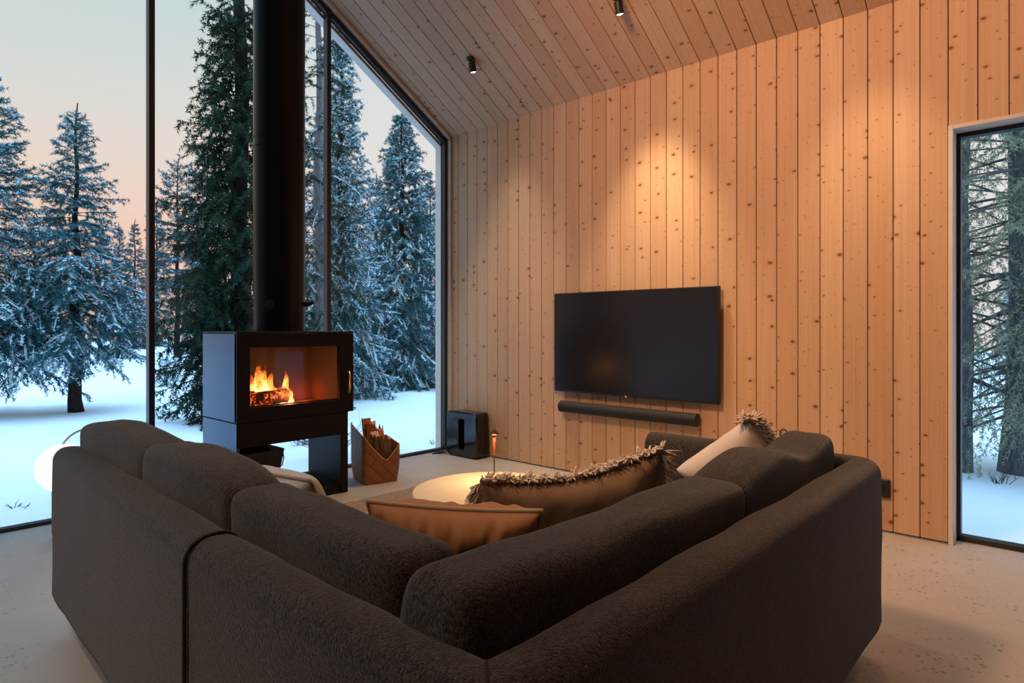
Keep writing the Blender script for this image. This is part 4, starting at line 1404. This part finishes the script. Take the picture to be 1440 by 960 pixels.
def make_tree(name, seed, H, R, zc, trunk_r, needle_mat, label, group, snow=0.6, dz=0.16, nbr=6, tw_sp=0.075, nl=0.040, nw=0.0075, dens=150,
              hang=0.25, power=0.85, trunk_mat=None, sag=0.25, pitch=(-0.30, 0.65), clip=None, snow_w=0.030, irregular=0.3, vis_z=99.0, snow_n=110):
    """a conifer: trunk with boughs, needles on side twigs, snow lying along the twigs; origin at the foot"""
    rg_ = np.random.default_rng(seed)
    root = empty(name, label=label, cat='tree', group=group)
    tb_ = MB()
    nseg = 14
    tp = [(0.02 * math.sin(i * 1.3 + seed), 0.02 * math.cos(i * 1.7 + seed), -0.15 + (H + 0.27) * i / nseg) for i in range(nseg + 1)]
    tr = [trunk_r * (1.35 if i == 0 else (1.08 if i == 1 else 1.0)) * (1 - 0.95 * i / nseg) + 0.003 for i in range(nseg + 1)]
    tb_.tube(tp, tr, 12)
    S0, S1, RAD = [], [], []
    z = zc
    k = 0
    while z < min(H - 0.14, vis_z):
        f = (z - zc) / (H - zc)
        nb = max(3, int(round(nbr * (1 - 0.35 * f))))
        a0 = rg_.uniform(0, 2 * PI)
        for q in range(nb):
            az = a0 + 2 * PI * q / nb + rg_.uniform(-0.35, 0.35)
            if clip is not None and not clip(az): continue
            L = R * ((1 - f) ** power) * rg_.uniform(1 - irregular, 1 + irregular * 0.5) + 0.03
            p0 = pitch[0] + (pitch[1] - pitch[0]) * f + rg_.uniform(-0.12, 0.12)
            zb = z + rg_.uniform(-dz / 2, dz / 2)
            hd = np.array([math.cos(az), math.sin(az), 0.0])
            ns = 7
            s = np.linspace(0, 1, ns)
            P = np.outer(s * math.cos(p0) * L, hd)
            P[:, 2] = zb + s * math.sin(p0) * L - sag * L * s ** 2 * (1 - f * 0.8) + 0.16 * L * s ** 3.5
            tb_.tube([tuple(p) for p in P], [max(0.0022, 0.010 * L * (1 - 0.85 * t)) for t in s], 4, caps=False)
            # the bough itself carries needles on its outer part
            for i in range(2, ns - 1):
                S0.append(P[i]); S1.append(P[i + 1])
            # side twigs
            nt_ = max(3, int(L / tw_sp))
            for j in range(nt_):
                t = 0.16 + 0.84 * (j + rg_.uniform(0, 1)) / nt_
                t = min(t, 0.99)
                x = t * (ns - 1); i = int(x); fr = x - i
                b0 = P[i] * (1 - fr) + P[min(i + 1, ns - 1)] * fr
                tg = P[min(i + 1, ns - 1)] - P[i]; tg = tg / (np.linalg.norm(tg) + 1e-9)
                side = 1 if j % 2 else -1
                ang = side * rg_.uniform(0.7, 1.1)
                ca, sa = math.cos(ang), math.sin(ang)
                d = np.array([tg[0] * ca - tg[1] * sa, tg[0] * sa + tg[1] * ca, tg[2] - hang * rg_.uniform(0.4, 1.5)])
                d /= np.linalg.norm(d)
                l = min(0.55, (0.52 * L * (1 - t) + 0.09)) * rg_.uniform(0.65, 1.15)
                m1 = b0 + d * l * 0.5
                m2 = b0 + d * l + np.array([0, 0, -hang * 0.35 * l])
                S0.append(b0); S1.append(m1); S0.append(m1); S1.append(m2)
        z += dz * rg_.uniform(0.8, 1.2) * (1 - 0.35 * f)
        k += 1
    # leader
    for zz in np.arange(max(zc, H - 0.5), H - 0.02, 0.05):
        S0.append(np.array([0, 0, zz])); S1.append(np.array([0, 0, zz + 0.05]))
    S0 = np.array(S0); S1 = np.array(S1)
    D = S1 - S0
    Ls = np.linalg.norm(D, axis=1)
    cnt = np.maximum(2, (Ls * dens).astype(int))
    idx = np.repeat(np.arange(len(S0)), cnt)
    n = len(idx)
    u = rg_.uniform(0, 1, n)
    p = S0[idx] + D[idx] * u[:, None]
    t = norm(D[idx])
    rd = rg_.normal(size=(n, 3)); rd -= t * np.sum(rd * t, axis=1, keepdims=True); rd = norm(rd)
    rd[:, 2] -= 0.15
    dirn = norm(t * 0.55 + rd * 0.85)
    wv = norm(np.cross(dirn, rg_.normal(size=(n, 3))))
    ln = nl * rg_.uniform(0.6, 1.2, n)[:, None]
    w_ = nw * rg_.uniform(0.7, 1.3, n)[:, None]
    V = np.empty((n, 3, 3))
    V[:, 0] = p - wv * w_ / 2; V[:, 1] = p + wv * w_ / 2; V[:, 2] = p + dirn * ln
    tb_.build('trunk', trunk_mat or M['trunk'], root, smooth=60)
    tri_mesh('foliage', V.reshape(-1, 3), np.arange(3 * n).reshape(-1, 3), needle_mat, root)['kind'] = 'stuff'
    # snow pads along the twigs
    if snow > 0:
        clump = np.array([mnoise.noise((float(c[0]) * 2.2 + seed, float(c[1]) * 2.2, float(c[2]) * 2.2)) for c in S0])
        keep = (rg_.uniform(0, 1, len(S0)) < snow + 0.8 * clump) & (np.abs(D[:, 2]) < 0.85 * Ls) & (Ls > 0.02)
        a, b_ = S0[keep], S1[keep]
        n = len(a)
        if n:
            t = norm(b_ - a)
            sd = norm(np.cross(t, np.array([0, 0, 1.0])[None, :]))
            upv = np.cross(sd, t)
            nr, npf = 4, 5
            wd = 0.5 * snow_w * rg_.uniform(0.45, 1.5, n) * np.clip(np.linalg.norm(b_ - a, axis=1) / 0.12, 0.55, 1.3)
            V = np.empty((n, nr, npf, 3))
            for i in range(nr):
                fr = -0.08 + 1.16 * i / (nr - 1)
                rr = wd * (0.30 if i == 0 else (0.22 if i == nr - 1 else 1.0)) * rg_.uniform(0.75, 1.25, n)
                c = a + (b_ - a) * fr
                for k_ in range(npf):
                    an = PI * k_ / (npf - 1)
                    V[:, i, k_] = c + sd * (rr * math.cos(an))[:, None] + upv * (rr * 0.75 * math.sin(an) + 0.004)[:, None]
            base = (np.arange(n) * nr * npf)[:, None]
            q = []
            for i in range(nr - 1):
                for k_ in range(npf - 1):
                    q.append([i * npf + k_, i * npf + k_ + 1, (i + 1) * npf + k_ + 1, (i + 1) * npf + k_])
            q = np.array(q)
            Q = (base[:, :, None] + q[None]).reshape(-1, 4)
            Vp = V.reshape(-1, 3)
            # loose crumbs of snow caught in the needles, lying over the twigs
            Lk = np.linalg.norm(b_ - a, axis=1)
            cn = np.maximum(3, (Lk * snow_n).astype(int))
            ii = np.repeat(np.arange(n), cn); m_ = len(ii)
            uu = rg_.uniform(-0.05, 1.1, m_)
            pc = a[ii] + (b_ - a)[ii] * uu[:, None] + rg_.normal(size=(m_, 3)) * np.array([0.018, 0.018, 0.010]) + np.array([0, 0, 0.012])
            th = rg_.uniform(0, 2 * PI, m_); sz = snow_w * 0.95 * rg_.uniform(0.5, 1.5, m_)
            nq = np.stack([np.cos(th), np.sin(th), rg_.normal(size=m_) * 0.35], 1); nq2 = np.stack([-np.sin(th), np.cos(th), rg_.normal(size=m_) * 0.35], 1)
            F = np.empty((m_, 4, 3))
            F[:, 0] = pc - nq * sz[:, None]; F[:, 1] = pc - nq2 * (sz * 0.6)[:, None]
            F[:, 2] = pc + nq * (sz * 0.8)[:, None]; F[:, 3] = pc + nq2 * (sz * 0.7)[:, None]
            Qf = np.arange(4 * m_).reshape(-1, 4) + len(Vp)
            tri_mesh('snow_load', np.concatenate([Vp, F.reshape(-1, 3)]), None, M['snow_tree'], root, False, np.concatenate([Q, Qf]))['kind'] = 'stuff'
    return root


FWD = Vector((0.7383, 0.6743)); RGT = Vector((0.6743, -0.7383))
def spot_at(lat, depth):
    """place on the ground: lat = sideways / depth ratio seen from the room, depth in metres"""
    p = (FWD + RGT * lat) * depth
    return p.x, p.y

def put(root, lat, depth, rz=0.0, s=1.0, dzz=0.0):
    x, y = spot_at(lat, depth)
    root.location = (x, y, ground_z(x, y) + dzz)
    root.rotation_euler = (0, 0, rz)
    root.scale = (s, s, s)
    return root

GRP = 'conifers beyond the glazed gable'
t1 = put(make_tree('spruce_tree', 11, 4.65, 1.25, 1.0, 0.10, M['needle_teal'], 'snowy spruce with a thick dark trunk at the far left window edge', GRP, snow=0.42, hang=0.35, dz=0.14, dens=230, nl=0.055, nw=0.010, snow_w=0.020, irregular=0.42, sag=0.42), -0.835, 8.4, 0.4)
t2 = put(make_tree('spruce_tree', 29, 4.25, 1.05, 1.05, 0.085, M['needle_teal'], 'pointed snowy spruce standing whole in the left window bay', GRP, snow=0.42, hang=0.35, dz=0.125, dens=230, nl=0.055, nw=0.010, snow_w=0.020, power=0.85, irregular=0.42, sag=0.50), -0.693, 8.9, 1.1)
t3 = put(make_tree('spruce_tree', 37, 9.0, 1.05, 0.15, 0.14, M['needle_dark'], 'tall dark green spruce without snow behind the stove flue', GRP, snow=0.0, hang=0.75, dz=0.125, nbr=8, power=1.1, dens=210, nl=0.06, nw=0.012, sag=0.3, vis_z=5.2, irregular=0.45), -0.432, 7.9, 0.2)
t4 = put(make_tree('pine_tree', 41, 9.0, 0.85, 0.5, 0.10, M['needle_dark'], 'tall bare trunked conifer between the flue and the dark window post', GRP, snow=0.04, hang=0.5, dz=0.32, nbr=4, power=0.35, dens=170, nl=0.06, nw=0.012, trunk_mat=M['trunk_grey'], vis_z=6.0, snow_w=0.018), -0.307, 9.6, 0.7)
t5 = put(make_tree('spruce_tree', 53, 6.3, 0.95, 0.3, 0.11, M['needle_teal'], 'heavily snow laden spruce just right of the dark window post', GRP, snow=0.75, hang=0.7, dz=0.13, power=0.8, snow_w=0.022, dens=200, nl=0.06, nw=0.011, irregular=0.42), -0.272, 10.6, 2.0)
t6 = put(make_tree('spruce_tree', 67, 5.5, 1.22, 0.35, 0.10, M['needle_teal'], 'bushy snow covered spruce with a pointed top near the sloping window edge', GRP, snow=0.45, hang=0.6, dz=0.125, power=0.72, snow_w=0.022, nbr=7, dens=220, nl=0.065, nw=0.012, irregular=0.35, sag=0.45), -0.175, 12.4, 0.9)
t7 = put(make_tree('spruce_tree', 71, 4.3, 0.95, 0.25, 0.10, M['needle_teal'], 'snowy spruce half hidden by the corner of the boarded wall', GRP, snow=0.5, hang=0.5, dz=0.13, power=0.6, snow_w=0.024, dens=200, nl=0.065, nw=0.012), -0.068, 13.2, 2.9)
# the wood far behind: two kinds, copied
f1 = make_tree('spruce_tree', 83, 6.0, 1.2, 0.4, 0.09, M['needle_far'], 'x', 'trees of the distant wood', snow=0.08, dz=0.2, tw_sp=0.12, nl=0.10, nw=0.022, dens=85, hang=0.4)
f2 = make_tree('pine_tree', 97, 7.0, 1.25, 2.6, 0.10, M['needle_far'], 'x', 'trees of the distant wood', snow=0.03, dz=0.28, tw_sp=0.13, nl=0.11, nw=0.022, dens=85, hang=0.1, power=0.35, pitch=(0.0, 0.5), nbr=5)
far = [(-0.532, 23, f2, 1.02, 'thin distant pine just right of the left window post'), (-0.625, 22, f1, 0.78, 'distant spruce just left of the left window post'), (-0.655, 27, f2, 0.75, 'distant pine left of the left post, behind the pointed spruce'),
       (-0.60, 30, f1, 1.02, 'distant spruce behind the left window post'), (-0.565, 34, f1, 1.25, 'farthest spruce showing right of the left window post'), (-0.50, 26, f1, 1.0, 'distant spruce between the left post and the dark spruce'),
       (-0.485, 19, f2, 0.9, 'distant pine close against the dark spruce'), (-0.76, 26, f1, 0.95, 'distant spruce between the two left snowy spruces'), (-0.80, 30, f2, 0.85, 'distant pine behind the far left spruce'),
       (-0.355, 21, f1, 1.1, 'distant spruce seen just right of the flue'), (-0.31, 18, f2, 1.0, 'distant pine behind the grey bare trunk'), (-0.27, 24, f1, 1.25, 'distant spruce behind the snow laden one'), (-0.215, 20, f1, 1.0, 'distant spruce between the two snowy spruces on the right'),
       (-0.13, 19, f1, 0.95, 'distant spruce behind the bushy pointed one'), (-0.72, 34, f1, 1.1, 'farthest spruce behind the pointed snowy spruce'), (-0.69, 30, f2, 0.8, 'farther pine behind the pointed snowy spruce')]
used = set()
for i, (lat, dep, proto, s, lab) in enumerate(far):
    o = proto if id(proto) not in used else copy_tree(proto)
    used.add(id(proto))
    put(o, lat, dep, i * 1.7, s); o['label'] = lab
# saplings
sA = put(make_tree('spruce_sapling', 101, 0.62, 0.34, 0.10, 0.012, M['needle_teal'], 'tiny spruce sapling in the snow right of the left post', None, snow=0.15, dz=0.09, tw_sp=0.05, dens=110, nl=0.05), -0.548, 12.5)

# right window: two trunks close to the house and their boughs
GR2 = 'trees outside the right window'
r1 = put(make_tree('spruce_tree', 113, 8.0, 1.2, 0.75, 0.068, M['needle_green'], 'thick grey trunk at the left edge of the right window', GR2, snow=0.0, hang=0.5, dz=0.26, nbr=7, power=0.3, dens=110, clip=lambda a: abs((a % (2 * PI)) - PI) > 0.9, trunk_mat=M['trunk_grey'], vis_z=3.6, nl=0.035), 0.717, 5.15, 0.3)
r2_ = put(make_tree('spruce_tree', 127, 8.0, 1.25, 0.6, 0.12, M['needle_green'], 'broad tree with olive boughs at the right picture edge', GR2, snow=0.0, hang=0.55, dz=0.19, nbr=8, power=0.3, dens=150, trunk_mat=M['trunk_grey'], vis_z=3.6, nl=0.035), 0.812, 5.1, 1.3)
r3 = copy_tree(t6); put(r3, 0.83, 15.0, 1.0, 0.8); tag(r3, 'snowy spruce farther off behind the two trunks in the right window', 'tree', GR2)

# dead twigs poking out of the snow
def twig_tuft(lat, depth, n, h, seed, lab):
    rnd_ = random.Random(seed)
    x, y = spot_at(lat, depth)
    b = MB()
    for q in range(n):
        a = rnd_.uniform(0, 2 * PI); L = h * rnd_.uniform(0.5, 1.1); lean = rnd_.uniform(0.2, 1.3)
        p0 = Vector((rnd_.uniform(-.04, .04), rnd_.uniform(-.04, .04), -0.03))
        d = Vector((math.cos(a) * lean, math.sin(a) * lean, 1)).normalized()
        pts = [p0, p0 + d * L * 0.5, p0 + d * L + Vector((0, 0, -0.15 * L))]
        b.tube(pts, [0.003, 0.0025, 0.001], 4, caps=False)
        for s in range(2):
            q0 = p0 + d * L * rnd_.uniform(0.4, 0.8)
            d2 = (d + Vector((rnd_.uniform(-1, 1), rnd_.uniform(-1, 1), rnd_.uniform(-.3, .5)))).normalized()
            b.tube([q0, q0 + d2 * L * 0.35], [0.002, 0.0008], 3, caps=False)
    o = b.build('dry_twigs', M['twig'])
    o.location = (x, y, ground_z(x, y))
    tag(o, lab, 'twigs', 'dead twigs in the snow')
twig_tuft(-0.785, 4.05, 7, 0.09, 1, 'dead twigs in the snow left of the sofa end')
twig_tuft(-0.29, 5.6, 40, 0.55, 2, 'bare brush in the snow just right of the stove')
twig_tuft(-0.05 - 0.075, 6.3, 8, 0.10, 3, 'few twigs in the snow left of the floor speaker')
twig_tuft(-0.335, 6.2, 16, 0.16, 4, 'twigs in the snow seen through the log niche')
twig_tuft(-0.50, 6.0, 9, 0.10, 5, 'twigs in the snow left of the stove side')
twig_tuft(0.775, 4.75, 14, 0.14, 6, 'twigs in the snow between the two right window trunks')

# ------------------------------------------------------------------ sky
wd = bpy.data.worlds.new('dusk_sky'); scene.world = wd
wd.use_nodes = True
nt = wd.node_tree; nt.nodes.clear()
out = nt.nodes.new('ShaderNodeOutputWorld'); bg = nt.nodes.new('ShaderNodeBackground')
tc = nt.nodes.new('ShaderNodeTexCoord'); sx = nt.nodes.new('ShaderNodeSeparateXYZ')
nt.links.new(tc.outputs['Generated'], sx.inputs[0])
rp = nt.nodes.new('ShaderNodeValToRGB'); cr = rp.color_ramp
stops = [(0.0, (0.90, 0.57, 0.44)), (0.10, (1.0, 0.63, 0.485)), (0.17, (0.98, 0.70, 0.57)), (0.25, (0.88, 0.75, 0.67)), (0.34, (0.73, 0.76, 0.72)), (0.46, (0.62, 0.73, 0.74)), (0.56, (0.60, 0.85, 1.0)), (0.72, (1.0, 1.9, 2.7)), (1.0, (2.2, 3.7, 6.2))]
while len(cr.elements) < len(stops): cr.elements.new(0.5)
for e, (p, c) in zip(cr.elements, stops):
    e.position = p; e.color = c + (1,)
nz = nt.nodes.new('ShaderNodeTexNoise'); nz.inputs['Scale'].default_value = 3.0; nz.inputs['Detail'].default_value = 4.0
mp = nt.nodes.new('ShaderNodeMapping'); mp.inputs['Scale'].default_value = (1, 1, 5)
nt.links.new(tc.outputs['Generated'], mp.inputs[0]); nt.links.new(mp.outputs[0], nz.inputs['Vector'])
ad = nt.nodes.new('ShaderNodeMath'); ad.operation = 'MULTIPLY_ADD'; ad.inputs[1].default_value = 0.07
nt.links.new(nz.outputs['Fac'], ad.inputs[0])
sb_ = nt.nodes.new('ShaderNodeMath'); sb_.operation = 'SUBTRACT'; sb_.inputs[1].default_value = 0.035
nt.links.new(sx.outputs['Z'], sb_.inputs[0]); nt.links.new(sb_.outputs[0], ad.inputs[2])
nt.links.new(ad.outputs[0], rp.inputs[0])
# the sky is paler towards the bright side
dt = nt.nodes.new('ShaderNodeVectorMath'); dt.operation = 'DOT_PRODUCT'; dt.inputs[1].default_value = (0.989, 0.148, 0.0)
nt.links.new(tc.outputs['Generated'], dt.inputs[0])
mr = nt.nodes.new('ShaderNodeMapRange'); mr.inputs['From Min'].default_value = 0.45; mr.inputs['From Max'].default_value = 0.80
mr.inputs['To Min'].default_value = 0.0; mr.inputs['To Max'].default_value = 0.85; nt.links.new(dt.outputs['Value'], mr.inputs['Value'])
mx = nt.nodes.new('ShaderNodeMix'); mx.data_type = 'RGBA'
nt.links.new(mr.outputs[0], mx.inputs[0]); nt.links.new(rp.outputs[0], mx.inputs[6]); mx.inputs[7].default_value = (0.90, 0.85, 0.83, 1)
nt.links.new(mx.outputs[2], bg.inputs[0]); bg.inputs[1].default_value = 1.0
nt.links.new(bg.outputs[0], out.inputs[0])

# ------------------------------------------------------------------ camera and view
cd = bpy.data.cameras.new('camera'); cam = bpy.data.objects.new('camera', cd); COL.objects.link(cam)
cam.location = (0, 0, CAM_H)
cam.rotation_euler = (PI / 2, 0, math.radians(-47.6))
cd.sensor_width = 36.0
cd.lens = 36.0 * 884 / 1440
cd.shift_y = -17.0 / 1440
cd.clip_start = 0.02; cd.clip_end = 200
scene.camera = cam
vs_ = scene.view_settings
vs_.view_transform = 'Standard'; vs_.look = 'None'; vs_.exposure = 0.0; vs_.gamma = 1.0
vs_.use_curve_mapping = False
cy = scene.cycles
cy.use_denoising = True
try: cy.denoiser = 'OPENIMAGEDENOISE'
except Exception: pass
cy.max_bounces = 10; cy.diffuse_bounces = 5; cy.glossy_bounces = 4; cy.transmission_bounces = 6; cy.transparent_max_bounces = 24
cy.caustics_reflective = False; cy.caustics_refractive = False
cy.sample_clamp_indirect = 4.0
